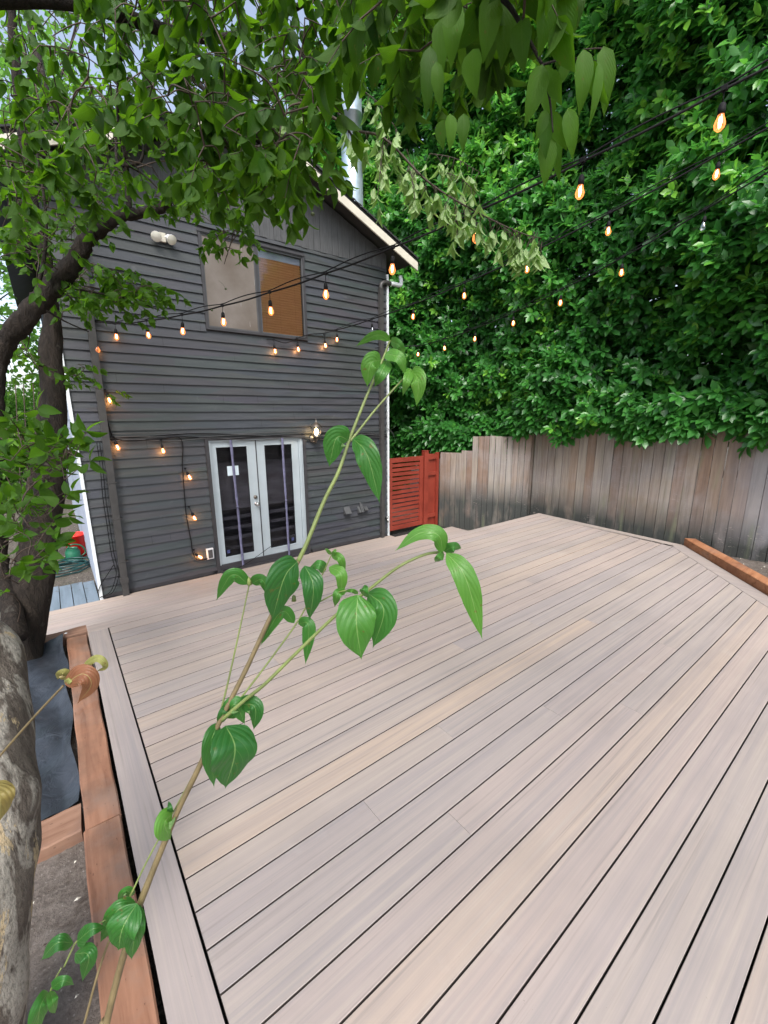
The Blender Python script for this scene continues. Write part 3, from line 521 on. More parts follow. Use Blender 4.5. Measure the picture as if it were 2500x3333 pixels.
def string(A,B,sag,N,start,label,wire,unlit=(),ext=2.2,k0=0):
    A=V(*A);B=V(*B); L=N-1
    f=lambda i:A+B*i-V(0,0,sag*i*(L-i))
    root=empty('string_lights',tuple(A),label,'string lights','strings of bulbs slung over the deck')
    c=MB(); S=np.linspace(k0,L+ext,int((L+ext-k0)*8)); pts=[f(s)+V(0,0,-.006*abs(math.sin(PI*s))) for s in S]
    st=[V(*p) for p in start]; c.tube(np.vstack([spline(st+[pts[0]],5)[:-1],pts]) if st else pts,.0072,6); c.build('cord','black_rubber',root)
    w=MB(); wp=[f(s)+V(0,0,.012+.022*math.sin(PI*(s-math.floor(s)))) for s in S]; w.tube(np.vstack([[V(*wire)],wp]),.0045,5); w.build('guide_wire','black_rubber',root)
    for i in range(int(k0),N): bulb(root,f(i),.055+.006*((i*7)%3),(.06*math.sin(i*2.),.05*math.cos(i*3.),-1),i not in unlit)
    return root,f
w1=atY(300,1046,WY-.03)
r1,f1=string((.7812,6.02,2.8226),(.22429,-.56787,.05288),.010766,10,[(w1[0],WY-.03,w1[2]),],'highest bulb string, from the left downspout across the window and over the deck',(w1[0],WY-.02,w1[2]+.01),ext=1.6)
w2=atY(868,1105,WY-.03)
pA=[atY(868,1105,WY-.03),atY(891,1106,WY-.05),atY(930,1116,WY-.05),atY(967,1101,WY-.05),atY(1010,1088,WY-.05),atY(1052,1085,WY-.05)]
r2,f2=string((3.7743,6.02,3.0812),(.11311,-.76753,.11267),.014015,7,pA,'middle bulb string, hooked on the siding just below the upstairs window',tuple(atY(1058,1078,WY-.03)),unlit=(1,),ext=1.4)
for q,(x,y) in enumerate(((891,1106),(967,1101),(1056,1090))): bulb(r2,atY(x,y,WY-.05),.07,(.1,-.1,-1),True,.5)
w3=atY(1222,1132,WY-.05)
r3,f3=string((5.4909,6.02,2.9963),(-.08399,-.73153,.09779),.016719,7,[w3,],'lowest bulb string, tied to the right downspout, with one dead bulb',tuple(w3),unlit=(6,),ext=1.2)
# string running down and along the wall
rs=empty('string_lights',tuple(atY(300,1090,WY-.05)),'bulb string stapled to the siding around the door, dropping to the outlet','string lights','strings of bulbs fixed to the wall')
wp=[(303,1075),(310,1150),(322,1225),(340,1330),(360,1405),(372,1425),(420,1435),(527,1428),(590,1430),(594,1520),(600,1600),(607,1680),(622,1760),(627,1795),(640,1820),(665,1822),(683,1812)]
m=MB(); m.tube(spline([atY(x,y,WY-.04) for x,y in wp],5),.007,6); m.build('cord','black_rubber',rs)
for (x,y),(bx,by),ax in [((307,1095),(310,1112),(.1,-.2,-1)),((342,1270),(347,1280),(.2,-.3,-1)),((368,1422),(374,1434),(.2,-.3,-1)),((524,1432),(526,1446),(.05,-.3,-1)),((603,1525),(607,1535),(.3,-.35,-.9)),((615,1650),(624,1668),(.25,-.35,-.9)),((630,1790),(634,1802),(.6,-.35,-.55))]:
    bulb(rs,atY(x,y,WY-.045),.03,ax,True,.9,atY(bx,by,WY-.06))
# cable bundle above the door
cb=empty('cable_bundle',tuple(atY(340,1425,WY-.03)),'bundle of thin black and grey cables stapled along the siding above the doors','cables')
for j in range(5):
    pts=[atY(x,1400+.5*8*math.sin(x*.011*(1+.3*j)+j*1.7)+12+5*j+(10 if x<600 else 0)*(1-x/600 if x<600 else 0)-(x-340)*.006,WY-.028-.003*j) for x in range(335,1262,22)]
    m=MB(); m.tube(pts,.0055+.0015*(j%2),5); m.build('cable','black_rubber' if j%2 else 'cable_grey',cb)
pts=[atY(x,y,WY-.05) for x,y in ((1120,1405),(1180,1396),(1240,1392),(1258,1394),(1275,1405),(1285,1425))]; m=MB(); m.tube(spline(pts,4),.005,5); m.build('cable','cable_grey',cb)
cl=empty('loose_cable',tuple(atY(345,1500,WY-.05)),'loose black cables running down beside the left downspout to the corner','cables')
for dx in (0,9):
    m=MB(); m.tube(spline([atY(x+dx,y,WY-.05) for x,y in ((315,1440),(326,1520),(335,1620),(350,1720),(362,1800),(372,1840),(378,1870),(360,1925),(325,1945))],5),.005,5); m.build('cable','black_rubber',cl)
m=MB(); m.tube(spline([atY(x,y,WY-.05) for x,y in ((372,1835),(350,1870),(330,1900),(318,1930))],5),.005,5); m.build('cable','black_rubber',cl)
dc=empty('door_cable',(2.3,WY-.08,LOW),'thin black cable lying on the door sill below the curtain bands','cable')
m=MB(); m.tube(spline([V(1.72,WY-.07,LOW+.05),V(1.95,WY-.09,LOW+.05),V(2.15,WY-.05,LOW+.10),V(2.4,WY-.045,LOW+.22),V(2.6,WY-.045,LOW+.32)],6),.004,5); m.build('cable','black_rubber',dc)
# ================================================================== gate and fences
GY=6.12
gt=empty('garden_gate',(5.3,GY,LOW),'red painted wooden gate of gapped horizontal slats beside the house corner','gate')
m=MB(); gx0,gx1,gz0,gz1=4.865,5.735,-.385,1.0
m.box(gx0,gx0+.085,GY-.02,GY+.02,gz0,gz1); m.box(gx1-.085,gx1,GY-.02,GY+.02,gz0,gz1); m.box(gx0+.085,gx1-.085,GY-.02,GY+.02,gz1-.085,gz1); m.box(gx0+.085,gx1-.085,GY-.02,GY+.02,gz0,gz0+.085); m.build('gate_frame','red_paint',gt,bevel=.003)
ns=14; z=gz0+.095; st=(gz1-.09-z)/ns
for i in range(ns):
    m=MB(); e=.004*math.sin(i*4.1); m.beam((gx0+.08,GY+.008,z+st*(i+.42)+e),(gx1-.08,GY+.008,z+st*(i+.42)-e),.016,st*.72); m.build('slat','red_paint',gt)
m=MB(); m.box(gx0-.03,gx0+.02,GY-.03,GY-.015,.65,.68); m.build('hinge','black_rubber',gt)
fp_=empty('red_fence_panel',(5.95,GY,LOW),'narrow red painted fence panel and post joining the gate to the wooden fence','fence')
m=MB(); m.box(5.75,5.85,GY-.05,GY+.05,-.5,1.09); m.box(5.745,5.855,GY-.055,GY+.055,1.09,1.10); m.build('post','red_paint',fp_,bevel=.004)
m=MB(); m.box(5.85,6.14,GY+.02,GY+.04,-.5,1.02,0); m.box(5.85,6.14,GY-.02,GY+.02,.92,1.02); m.box(5.85,6.12,GY-.02,GY+.02,.60,.66); m.box(5.85,6.12,GY-.02,GY+.02,-.27,-.2); m.box(6.10,6.16,GY-.03,GY+.02,-.5,1.05); m.build('panel','red_paint',fp_)
def fence(name,a,b,hfun,label,zb,w=.138):
    a=V(*a,0);b=V(*b,0); L=np.linalg.norm(b-a); d=(b-a)/L; nn=V(d[1],-d[0],0); n=int(L/w); root=empty(name,(a[0],a[1],zb),label,'fence'); m=MB()
    for i in range(n):
        s0=L*i/n+.002+random.random()*.003; s1=L*(i+1)/n-.002-random.random()*.004; p=a+d*s0; q=a+d*s1; z=hfun((s0+s1)/2)+random.uniform(-.012,.012); yo=random.uniform(-.005,.005); tl=random.uniform(-.004,.004)
        vv=[]
        for o_ in (0,.018):
            for (c_,zz) in ((p,zb),(q,zb),(q+d*tl,z),(p+d*tl,z)): vv.append((c_[0]+nn[0]*(o_+yo),c_[1]+nn[1]*(o_+yo),zz))
        m.add(vv,[(0,1,2,3),(7,6,5,4),(0,4,5,1),(1,5,6,2),(2,6,7,3),(3,7,4,0)],0,random.random())
    m.build('boards','fence_board',root)
    for z in (.1,1.0): r=MB(); r.beam(a-nn*.025+V(0,0,z),b-nn*.025+V(0,0,z),.04,.09); r.build('rail','fence_board',root)
    k=max(2,int(L/2.4)+1)
    for i in range(k):
        p_=MB(); c_=a+d*L*i/(k-1)-nn*.09; p_.box(c_[0]-.045,c_[0]+.045,c_[1]-.045,c_[1]+.045,zb,hfun(L*i/(k-1))-.12); p_.build('post','fence_board',root)
    return root
# nn points to the yard for these orders
fence('board_fence',(6.165,6.06),(6.99,4.545),lambda s:1.03 if s<.42 else (1.10 if s<.7 else (1.38 if s<1.35 else 1.56)),'short weathered board fence angled between the red gate and the long fence',-.5,.105)
fence('board_fence',(7.062,4.51),(6.70,-2.0),lambda s:1.71-.026*s if s<2.6 else 1.645-.014*s,'long weathered grey brown board fence along the right side under the laurel hedge',-.5,.142)
# ================================================================== timbers, fabric
def timber_obj(name,a,b,w,h,mat,label):
    root=None; m=MB(); a=V(*a);b=V(*b); d=(b-a)/np.linalg.norm(b-a); r=V(d[1],-d[0],0); n=14; vv=[]
    for i in range(n):
        p=a+(b-a)*i/(n-1); j=.003*math.sin(i*1.9)
        for (u,z) in ((-w/2,-h),(w/2,-h),(w/2,-.006),(w/2-.006,0),(-w/2+.006,0),(-w/2,-.006)): vv.append(p+r*(u+j)+V(0,0,z+(.002*math.sin(i*1.3+u*30) if z>-.1 else 0)))
    f=[(6*i+k,6*i+(k+1)%6,6*i+6+(k+1)%6,6*i+6+k) for i in range(n-1) for k in range(6)]+[tuple(range(5,-1,-1)),tuple(range((n-1)*6,n*6))]
    m.add(vv,f); o=m.build(name,mat,None,loc=tuple(a)); tag(o,label,'timber','rough sawn timbers edging the planting beds'); return o
timber_obj('edging_timber',(-.052,4.135,-.012),(-.052,2.02,-.012),.138,.15,'timber_new','brown timber beside the black fabric, between cross timber and walkway')
timber_obj('edging_timber',(-.056,2.012,-.008),(-.056,-1.2,-.008),.142,.15,'timber_new','longest orange brown timber along the left deck edge at bottom left')
timber_obj('edging_timber',(-.90,4.215,0.004),(.025,4.225,.004),.135,.47,'timber_cross','grey brown cross timber at the far end of the black fabric with a white screw')
timber_obj('edging_timber',(-.9,2.16,-.022),(-.13,2.125,-.018),.17,.14,'timber_cross','short cross timber between the black fabric and the bare soil')
e0=V(6.72,1.89,0); dd=nrmz(V(-(6.72-5.42),-(1.89-.75),0)); nn_=V(-dd[1],dd[0],0); 
if nn_[0]<0: nn_=-nn_
timber_obj('edging_timber',e0+dd*(-.02)+nn_*.085+V(0,0,.095),e0+dd*3.6+nn_*.085+V(0,0,.095),.14,.16,'timber_diag','orange brown timber along the slanted deck edge before the right fence')
m=MB(); m.lathe([(0,.004),(.008,.003),(.011,0)],(-.12,4.22,.004)); tag(m.build('screw_head','plastic_white'),'white screw head in the far cross timber','screw')
def fb(a,b):
    x=-.95+.815*a+.012*math.sin(b*19)*(a>.95); y=2.23+1.93*b; return (x,y,-.045+.012*math.sin(x*23+y*9)+.010*math.sin(y*17-x*11)+(.05*max(0,b-.93)/.07)+(.03*max(0,a-.93)/.07))
o=grid('landscape_fabric','landscape_fabric',fb,60,110,None); tag(o,'black landscape fabric sheet covering the bed between timbers','fabric')
if 'kind' in o: del o['kind']
# chips on the soil
chv=MB()
for i in range(260):
    if i<90: x=random.uniform(-.7,-.14); y=random.uniform(.3,2.0); z=-.05
    elif i<170: x=random.uniform(6.2,6.8); y=random.uniform(.6,1.5); z=-.03
    else: x=random.uniform(-.5,.2); y=random.uniform(7,12); z=-.49
    s=random.uniform(.004,.014); a=random.uniform(0,PI); c,s2=math.cos(a)*s,math.sin(a)*s
    chv.add([(x+c,y+s2,z),(x-s2*.5,y+c*.5,z+.004),(x-c,y-s2,z),(x+s2*.5,y-c*.5,z+.003),(x,y,z+s*.6)],[(0,1,4),(1,2,4),(2,3,4),(3,0,4)],random.choice([0,0,1]))
tag(chv.build('wood_chips',['cream_trim','twig']),'pale wood chips and debris scattered on the bare soil','wood chips',kind='stuff')
# ================================================================== hose, bucket, can
bk=V(.11,8.55,-.5); b=empty('bucket',tuple(bk),'bright red plastic bucket behind the coiled hose by the side wall','bucket')
m=MB(); m.lathe([(0,.0),(.125,.0),(.135,.02),(.15,.34),(.158,.34),(.158,.36),(.162,.36),(.162,.38),(.148,.38),(.13,.03),(0,.02)],bk,seg=24); m.build('pail','plastic_red',b)
m=MB(); a_=np.linspace(0,PI,12); m.tube([bk+V(math.cos(q)*.163,-.02-math.sin(q)*.02,.34-math.sin(q)*.12) for q in a_],.004,5); m.build('handle','metal_steel',b)
wc=V(.04,8.25,-.5); w=empty('watering_can',tuple(wc),'green plastic watering can between the red bucket and the hose','watering can')
m=MB(); m.lathe([(0,0),(.10,0),(.105,.02),(.10,.17),(.075,.22),(.078,.225),(.068,.225),(.065,.2)],wc,seg=20); m.build('can_body','plastic_green',w)
m=MB(); m.tube([wc+V(-.09,-.02,.05),wc+V(-.17,-.05,.14),wc+V(-.24,-.08,.24)],[.022,.014,.012],8); m.lathe([(.012,0),(.035,.03),(0,.034)],wc+V(-.24,-.08,.24),(-.6,-.2,.8)); m.build('spout','plastic_green',w)
m=MB(); m.tube(spline([wc+V(.09,.02,.05),wc+V(.17,.03,.12),wc+V(.12,.02,.24),wc+V(0,0,.28),wc+V(-.06,0,.22)],5),.011,6); m.build('handle','plastic_green',w)
hc=V(-.03,7.85,-.49); m=MB(); pts=[]
for i in range(130):
    a=i*.21; r=.20+.045*math.sin(i*.11)+.02*math.sin(i*.37); pts.append(hc+V(math.cos(a)*r*1.15+.02*math.sin(i*.05),math.sin(a)*r,.012+i*.0006+.012*math.sin(i*.3)))
pts+= [hc+V(.3,-.1,.02),hc+V(.1,-.32,.012),hc+V(-.3,-.38,.012),hc+V(-.9,-.3,.012)]
m.tube(pts,.0115,7); tag(m.build('garden_hose','hose_green',None,loc=tuple(hc)),'dark green garden hose coiled on the ground beside the house','hose')
# ================================================================== foliage
class Tree:
    def __init__(s): s.sk=[]; s.B=[];s.D=[];s.N=[];s.L=[];s.W=[];s.T=[]; s.tw=MB(); s.lb=MB()
    def limb(s,pts,r0,r1,seg=8,n=7,wob=.05,mb=None,skel=True):
        P=spline(pts,n); r=np.linspace(r0,r1,len(P)) if np.isscalar(r0) and not hasattr(r1,'__len__') else None
        (mb or s.lb).tube(P,r,seg,wob=wob)
        if skel: s.sk+=list(P)
        return P
    def spray(s,p,d,length,nodes,L,tonef,droop=.6,hang=.75,wr=.55):
        d=nrmz(V(*d)); pts=[]; q=V(*p)
        for j in range(nodes+1):
            pts.append(q.copy()); d=nrmz(d+V(0,0,-droop/nodes)); q=q+d*length/nodes
        pts=np.array(pts); s.tw.tube(pts,np.linspace(.0028,.0010,len(pts)),4,cap=False)
        sdv=nrmz(np.cross(d,V(0,0,1))+1e-6)
        for j in range(1,nodes+1):
            axis=nrmz(pts[j]-pts[j-1]); sv=sdv if j%2 else np.cross(axis,sdv)
            for g_ in (-1,1):
                ld=nrmz(sv*g_*(.75-.35*hang)+axis*.45+V(0,0,-hang)+rng.normal(0,.16,3)); nm=nrmz(np.cross(ld,nrmz(np.cross(sv*g_,V(0,0,1))+rng.normal(0,.4,3)))*1.0+V(0,0,.35)+sv*g_*.3)
                l=L*random.uniform(.72,1.12); s.B.append(pts[j]);s.D.append(ld);s.N.append(nm);s.L.append(l);s.W.append(l*wr*random.uniform(.85,1.1));s.T.append(tonef())
        if True:
            s.B.append(pts[-1]);s.D.append(nrmz(d+V(0,0,-hang)+rng.normal(0,.15,3)));s.N.append(nrmz(rng.normal(0,.6,3)+V(0,0,.4)));s.L.append(L);s.W.append(L*wr);s.T.append(tonef())
    def connect(s,targets,r=.004):
        sk=np.array(s.sk); order=sorted(range(len(targets)),key=lambda i:np.min(((sk-targets[i])**2).sum(1)))
        for i in order:
            tg=V(*targets[i]); sk=np.array(s.sk[-4000:]) if len(s.sk)>4000 else np.array(s.sk); dd_=((sk-tg)**2).sum(1); a=sk[dd_.argmin()]; ln_=math.sqrt(dd_.min())
            if ln_<.02: continue
            mid=a*.5+tg*.5+rng.normal(0,.06*ln_,3)+V(0,0,.10*ln_); P=spline([a,mid,tg],4); s.tw.tube(P,np.linspace(min(.012,r+.006*ln_),.0022,len(P)),5,cap=False); s.sk+=list(P[1:])
    def build(s,root,mat,twigmat='twig',rows=6,curl=.6,fold=.3,prof='dog',name='crown',wavy=.03):
        o=leaves(name,np.array(s.B),np.array(s.D),np.array(s.N),np.array(s.L),np.array(s.W),np.array(s.T),mat,prof,rows,curl,fold,root,wavy=wavy)
        if s.tw.n: s.tw.build('twigs',twigmat,root)
        return o
def inpoly(x,y,poly):
    c=False; n=len(poly)
    for i in range(n):
        x1,y1=poly[i];x2,y2=poly[(i+1)%n]
        if (y1>y)!=(y2>y) and x<(x2-x1)*(y-y1)/(y2-y1)+x1: c=not c
    return c
def sample(poly,n,d0,d1):
    xs=[p[0] for p in poly]; ys=[p[1] for p in poly]; out=[]
    while len(out)<n:
        x=random.uniform(min(xs),max(xs)); y=random.uniform(min(ys),max(ys))
        if inpoly(x,y,poly): out.append((x,y,random.uniform(d0,d1)))
    return out
# --- near dogwood: mottled trunk at the left edge, limb overhead, drooping crown
near=empty('dogwood_tree',tuple(at(-120,3700,1.1)),'nearest dogwood, mottled peeling trunk at the left edge and big drooping leaves overhead','tree')
T=Tree(); tr=MB()
cen=[(-170,4100,1.12),(-145,3700,1.1),(-115,3333,1.06),(-80,3000,1.05),(-58,2744,1.05),(-64,2500,1.07),(-108,2163,1.12),(-185,1990,1.15),(-230,1500,1.3),(-300,900,1.5),(-250,300,1.65),(-110,40,1.75),(60,-5,1.85),(286,18,1.95),(422,60,2.05),(573,110,2.15)]
rad=[.13,.125,.118,.112,.112,.113,.11,.095,.07,.055,.045,.036,.03,.03,.03,.026]
P=spline([at(*c) for c in cen],9); R_=np.interp(np.arange(len(P))/9,np.arange(len(rad)),rad)
tr.tube(P[:9*8],R_[:9*8],28,wob=.035); tr.tube(P[9*8-1:],R_[9*8-1:],14,wob=.04,mi=1); T.sk+=list(P[9*9:])
tr.build('trunk',['mottled_bark','dark_bark'],near)
T.limb([at(573,110,2.15),at(720,125,2.25),at(900,60,2.3),at(1100,-60,2.2)],.024,.012,8)
T.limb([at(573,110,2.15),at(640,260,2.1),at(760,380,2.0),at(900,470,1.9)],.014,.006,6)
T.limb([at(900,60,2.3),at(1000,200,2.1),at(1080,330,1.95),at(1150,450,1.9)],.012,.005,6)
T.limb([at(422,60,2.05),at(390,220,2.1),at(385,400,2.2),at(410,520,2.3)],.010,.005,6)
T.limb([at(1100,-60,2.2),at(1350,-160,1.6),at(1500,-80,1.1),at(1640,0,1.0),at(1710,110,.98),at(1765,210,.97)],.010,.0035,6)
T.limb([at(1765,210,.97),at(1790,330,.96),at(1800,430,.95)],.0032,.0016,5)
T.limb([at(1765,210,.97),at(1850,190,1.0),at(1960,200,1.05)],.0028,.0014,5)
T.limb([at(1350,-160,1.6),at(1420,60,1.3),at(1480,160,1.25)],.006,.003,5)
tf=lambda:min(1,max(0,random.gauss(.25,.2)))
tg=[]
def clus(poly,n,d0,d1,L,nodes,ln,store,droop=.7,hang=.8,tf_=tf,TT=None):
    for (x,y,d) in sample(poly,n,d0,d1):
        if 1075<x<1215 and y>230: continue
        p=at(x,y-(.5*ln+.6*L)*F/d,d); store.append((p,L,nodes,ln,droop,hang,tf_))
S=[]
clus([(0,-150),(700,-150),(700,650),(620,700),(430,640),(250,520),(140,560),(0,650)],42,1.7,2.8,.095,3,.2,S)
clus([(380,-120),(1250,-150),(1230,330),(1080,420),(1070,590),(900,680),(640,680),(560,560),(430,420)],210,1.5,2.7,.098,3,.2,S)
clus([(560,330),(1080,330),(1060,560),(980,680),(700,700),(560,620)],60,1.4,2.0,.095,3,.18,S)
clus([(1150,-150),(1640,-150),(1640,60),(1500,270),(1360,430),(1280,380)],70,.95,1.8,.10,3,.18,S)
clus([(1560,-140),(1830,-150),(1850,90),(1760,130),(1600,60)],16,.8,1.05,.105,2,.12,S,.4,.9)
clus([(0,180),(420,250),(420,640),(200,720),(0,760)],34,1.7,2.5,.095,3,.18,S)
for _ in range(520):  # unseen crown sprays added overhead to shade the near deck
    x_,y_,z_=random.uniform(-1.9,2.3),random.uniform(-2.2,1.5),random.uniform(3.1,4.4); dpt=(V(x_,y_,z_)-CAM)@FW; q_=V(x_,y_,z_)-CAM
    py=1666.5-F*(q_@UP)/dpt if dpt>.1 else -999
    if py>-60: continue
    S.append((V(x_,y_,z_),.10,3,.2,.6,.7,tf))
T.connect([s[0] for s in S],.003)
for (p,L,nodes,ln,droop,hang,tf_) in S: T.spray(p,(random.uniform(-1,1),random.uniform(-1,1),random.uniform(-.5,.2)),ln,nodes,L,tf_,droop,hang)
# the hanging sprigs at the right
def leafpx(T_,bx,by,tx,ty,d,w,tone,tilt=.3,dd0=.0):
    a=at(bx,by,d); b_=at(tx,ty,d+dd0); v=b_-a; L=np.linalg.norm(v); n=nrmz(-ray(bx,by)); sv=np.cross(nrmz(v),n); n=nrmz(n*math.cos(tilt)+sv*math.sin(tilt)); T_.B.append(a);T_.D.append(nrmz(v));T_.N.append(n);T_.L.append(L*1.05);T_.W.append(w*d/F/max(.5,math.cos(tilt)));T_.T.append(tone)
for q in [(1765,210,1730,370,70),(1765,210,1795,370,68),(1790,230,1815,330,50),(1778,360,1755,440,40),(1790,370,1760,490,46),(1785,370,1815,430,50),(1800,370,1830,480,48),(1780,440,1785,580,60),(1805,400,1810,565,45),(1850,350,1868,490,52),(1900,160,1905,330,60),(1920,200,1945,340,50),(1965,150,1985,330,62),(1950,200,1950,370,30),(1840,-20,1850,130,75),(1880,-60,1860,110,70),(1640,0,1650,170,80),(1600,-20,1590,150,80),(1700,60,1690,200,70),(1560,30,1500,150,75),(1820,90,1815,200,50),(1850,140,1840,260,45),(1700,-60,1760,80,60),(1480,0,1470,170,75),(1440,60,1425,210,60),(1540,160,1530,290,65),(1400,150,1390,330,60),(1420,200,1430,330,45),(1440,390,1430,470,40),(1465,370,1475,470,40),(1510,370,1505,470,45)]:
    leafpx(T,*q[:4],random.uniform(.92,1.04),q[4],random.uniform(.35,.75),random.uniform(-.7,.7))
T.tw.tube(spline([at(1840,-20,1.0),at(1760,-70,1.0),at(1640,0,1.0)],4),.002,5)
T.tw.tube(spline([at(1960,200,1.05),at(1965,160,1.04),at(1900,160,1.03)],4),.0014,5)
T.build(near,'dogwood_leaf',rows=8,wavy=.05,curl=.75)
T.lb.build('limb','dark_bark',near)
# fruits on long stalks
m=MB()
for x,y,d in ((1018,697,1.8),(975,640,1.85),(690,1010,3.4),(735,940,3.3)): 
    p=at(x,y,d); m.lathe([(0,-.009),(.008,-.004),(.009,.003),(0,.009)],p); m.tube(spline([p,p+V(-.02,0,.03),p+V(-.05,0,.05)],4),.0009,4)
m.build('fruit','fruit',near)
# --- dogwood branch reaching over the hedge, leaf colour lightened for sky light
PB=Tree(); PB.lb=PB.tw; path=spline([at(1000,330,2.6),at(1150,420,2.5),at(1250,450,2.45),at(1380,580,2.45),at(1480,650,2.4),at(1600,715,2.4),at(1700,760,2.35),at(1760,775,2.35)],6)
pale=empty('skylit_dogwood_branch',tuple(at(1000,330,2.6)),'thin dogwood branch of limp leaves, coloured lighter for sky light, hanging in front of the hedge','branch')
PB.lb.tube(path,np.linspace(.009,.002,len(path)),6)
for i in range(4,len(path),1):
    for _ in range(2): PB.spray(path[i]+rng.normal(0,.015,3),(random.uniform(-1,1),random.uniform(-1,1),-.6),random.uniform(.04,.10),1,.105,lambda:random.uniform(.1,.9),.9,1.2,.36)
for (x0,y0,x1,y1) in ((1480,640,1490,760),(1450,560,1560,640),(1190,300,1290,420),(1250,450,1230,640),(1400,500,1560,560),(1640,740,1710,830),(1000,345,900,400),(1330,540,1350,640)):
    pp=spline([at(x0,y0,2.42),at((x0+x1)/2,(y0+y1)/2-15,2.4),at(x1,y1,2.38)],4); PB.tw.tube(pp,np.linspace(.003,.0015,len(pp)),5)
    for q in pp:
        for _ in range(1): PB.spray(q,(random.uniform(-1,1),random.uniform(-1,1),-.6),.05,1,.10,lambda:random.uniform(.1,.9),.9,1.2,.36)
PB.build(pale,'skylit_leaf',rows=6,name='leaves',curl=.9)
# --- second tree: dark leaning trunks and curved branch
mid_=empty('dogwood_tree',tuple(atZ(105,2120,-.1)),'dark barked tree with a thick curved branch sweeping right in front of the house','tree')
T=Tree(); tr=MB()
b0=atZ(72,2170,-.12); 
def dp(p): return (p-CAM)@FW
dB=dp(b0)
tr.tube(spline([b0+V(-.03,0,-.25),b0,at(86,2000,dB+.0),at(124,1800,dB+.1),at(152,1650,dB+.15),at(172,1500,dB+.2),at(178,1350,dB+.25),at(166,1200,dB+.3),at(170,1050,dB+.3),at(150,850,dB+.3),at(95,600,dB+.2),at(60,300,dB+.1),at(30,-50,dB)],8),np.interp(np.linspace(0,1,97),[0,.1,.25,.42,.62,.7,1],[.16,.14,.13,.09,.085,.05,.03]),18,wob=.05)
dA=3.0
cA=[at(60,2080,dB-.3),at(2,1850,3.3),at(-16,1650,3.15),at(-18,1450,3.05),at(-12,1250,3.0),at(10,1130,3.0),at(90,1030,3.0),at(180,930,3.0),at(255,830,3.0),at(310,760,3.0),at(370,715,3.0),at(450,695,3.02),at(520,678,3.05),at(590,625,3.1),at(650,560,3.15)]
rA=[.08,.065,.055,.052,.058,.068,.074,.070,.060,.048,.042,.038,.033,.026,.018]
P=spline(cA,8); tr.tube(P+rng.normal(0,.004,P.shape),np.interp(np.arange(len(P))/8,np.arange(len(rA)),rA)*(.9+.05*rng.normal(0,1,len(P))),18,wob=.07); T.sk+=list(P[8*6:])
tr.build('trunk','dark_bark',mid_)
for pts,r0,r1 in [([(420,690,3.0),(415,600,3.0),(410,520,2.95),(405,455,2.9)],.022,.013),([(410,540,2.95),(450,530,2.95),(465,505,2.95),(470,440,3)],.014,.006),([(405,540,2.95),(380,520,3.0),(378,420,3.1),(380,300,3.2)],.012,.006),([(315,770,3.0),(300,700,2.95),(280,640,2.9),(255,560,2.9)],.012,.006),([(535,675,3.05),(545,640,3),(560,600,3)],.012,.008),([(410,535,2.95),(470,570,3),(520,620,3),(600,700,3)],.008,.003),([(200,930,3.0),(300,950,3.1),(420,975,3.2),(520,1010,3.2)],.010,.003),([(150,1010,3.0),(220,1050,3.1),(290,1080,3.2)],.008,.003),([(650,560,3.15),(720,640,3.1),(760,740,3.1),(730,860,3.1)],.012,.002),([(650,560,3.15),(800,500,3.2),(950,430,3.3),(1050,380,3.3)],.022,.006),([(100,1000,3.),(140,860,3),(150,700,3),(120,500,3)],.016,.007)]:
    T.limb([at(*p) for p in pts],r0,r1,6)
S=[]; tb=lambda:min(1,max(0,random.gauss(.6,.22)))
C=lambda poly,n,d0,d1,**k: clus(poly,n,d0,d1,.085,3,.2,S,.5,.55,tb)
C([(0,560),(330,560),(420,640),(300,800),(160,980),(0,930)],115,2.5,4.2)
C([(0,0),(800,0),(1000,350),(760,560),(350,560),(0,520)],85,3.0,4.8)
C([(380,640),(640,640),(700,740),(620,800),(540,730)],18,2.9,3.3)
C([(280,900),(420,930),(540,1010),(430,1050),(300,1080),(230,1120),(190,1020)],75,3.0,3.5)
C([(600,640),(860,640),(800,800),(740,900),(690,800)],16,2.9,3.3)
C([(150,1230),(280,1230),(290,1290),(190,1320)],9,3.9,4.3); C([(0,1180),(150,1200),(150,1290),(0,1280)],10,3.0,3.8); C([(310,1300),(370,1310),(350,1340)],2,4.6,4.8)
for q in ((600,640),(640,660),(690,700),(740,720),(770,760),(745,800),(725,840),(700,690),(820,640),(860,610)): S.append((at(q[0],q[1]-30,3.1),.085,3,.14,.6,.9,tb))
C([(0,380),(460,360),(470,520),(300,560),(0,560)],60,2.6,4.2)
C([(0,1090),(60,1090),(100,1200),(0,1200)],3,3.2,4)
T.connect([s[0] for s in S],.003)
for (p,L,nodes,ln,droop,hang,tf_) in S: T.spray(p,(random.uniform(-1,1),random.uniform(-1,1),random.uniform(-.2,.3)),ln,nodes,L,tf_,droop,hang)
S2=[]
clus([(0,1440),(200,1490),(250,1580),(170,1740),(120,1900),(60,2010),(0,1980)],88,2.0,3.0,.10,2,.14,S2,.2,.25,lambda:random.gauss(.45,.2))
T.sk+=list(P[:8*6])+list(spline([at(130,1800,3.3),at(172,1500,3.4)],9)); T.connect([q[0] for q in S2],.0022)
for (p,L,nodes,ln,droop,hang,tf_) in S2:
    T.spray(p,(random.uniform(-1,1),random.uniform(-1,1),.6),ln,nodes,L,tf_,droop,hang)
for x in (62,88,120): T.tw.tube(spline([at(x+20,1950,3.6),at(x+6,1600,3.6),at(x-12,1250,3.6)],5),.004,5)
T.build(mid_,'dogwood_leaf',rows=6,curl=.6); T.lb.build('limb','dark_bark',mid_)
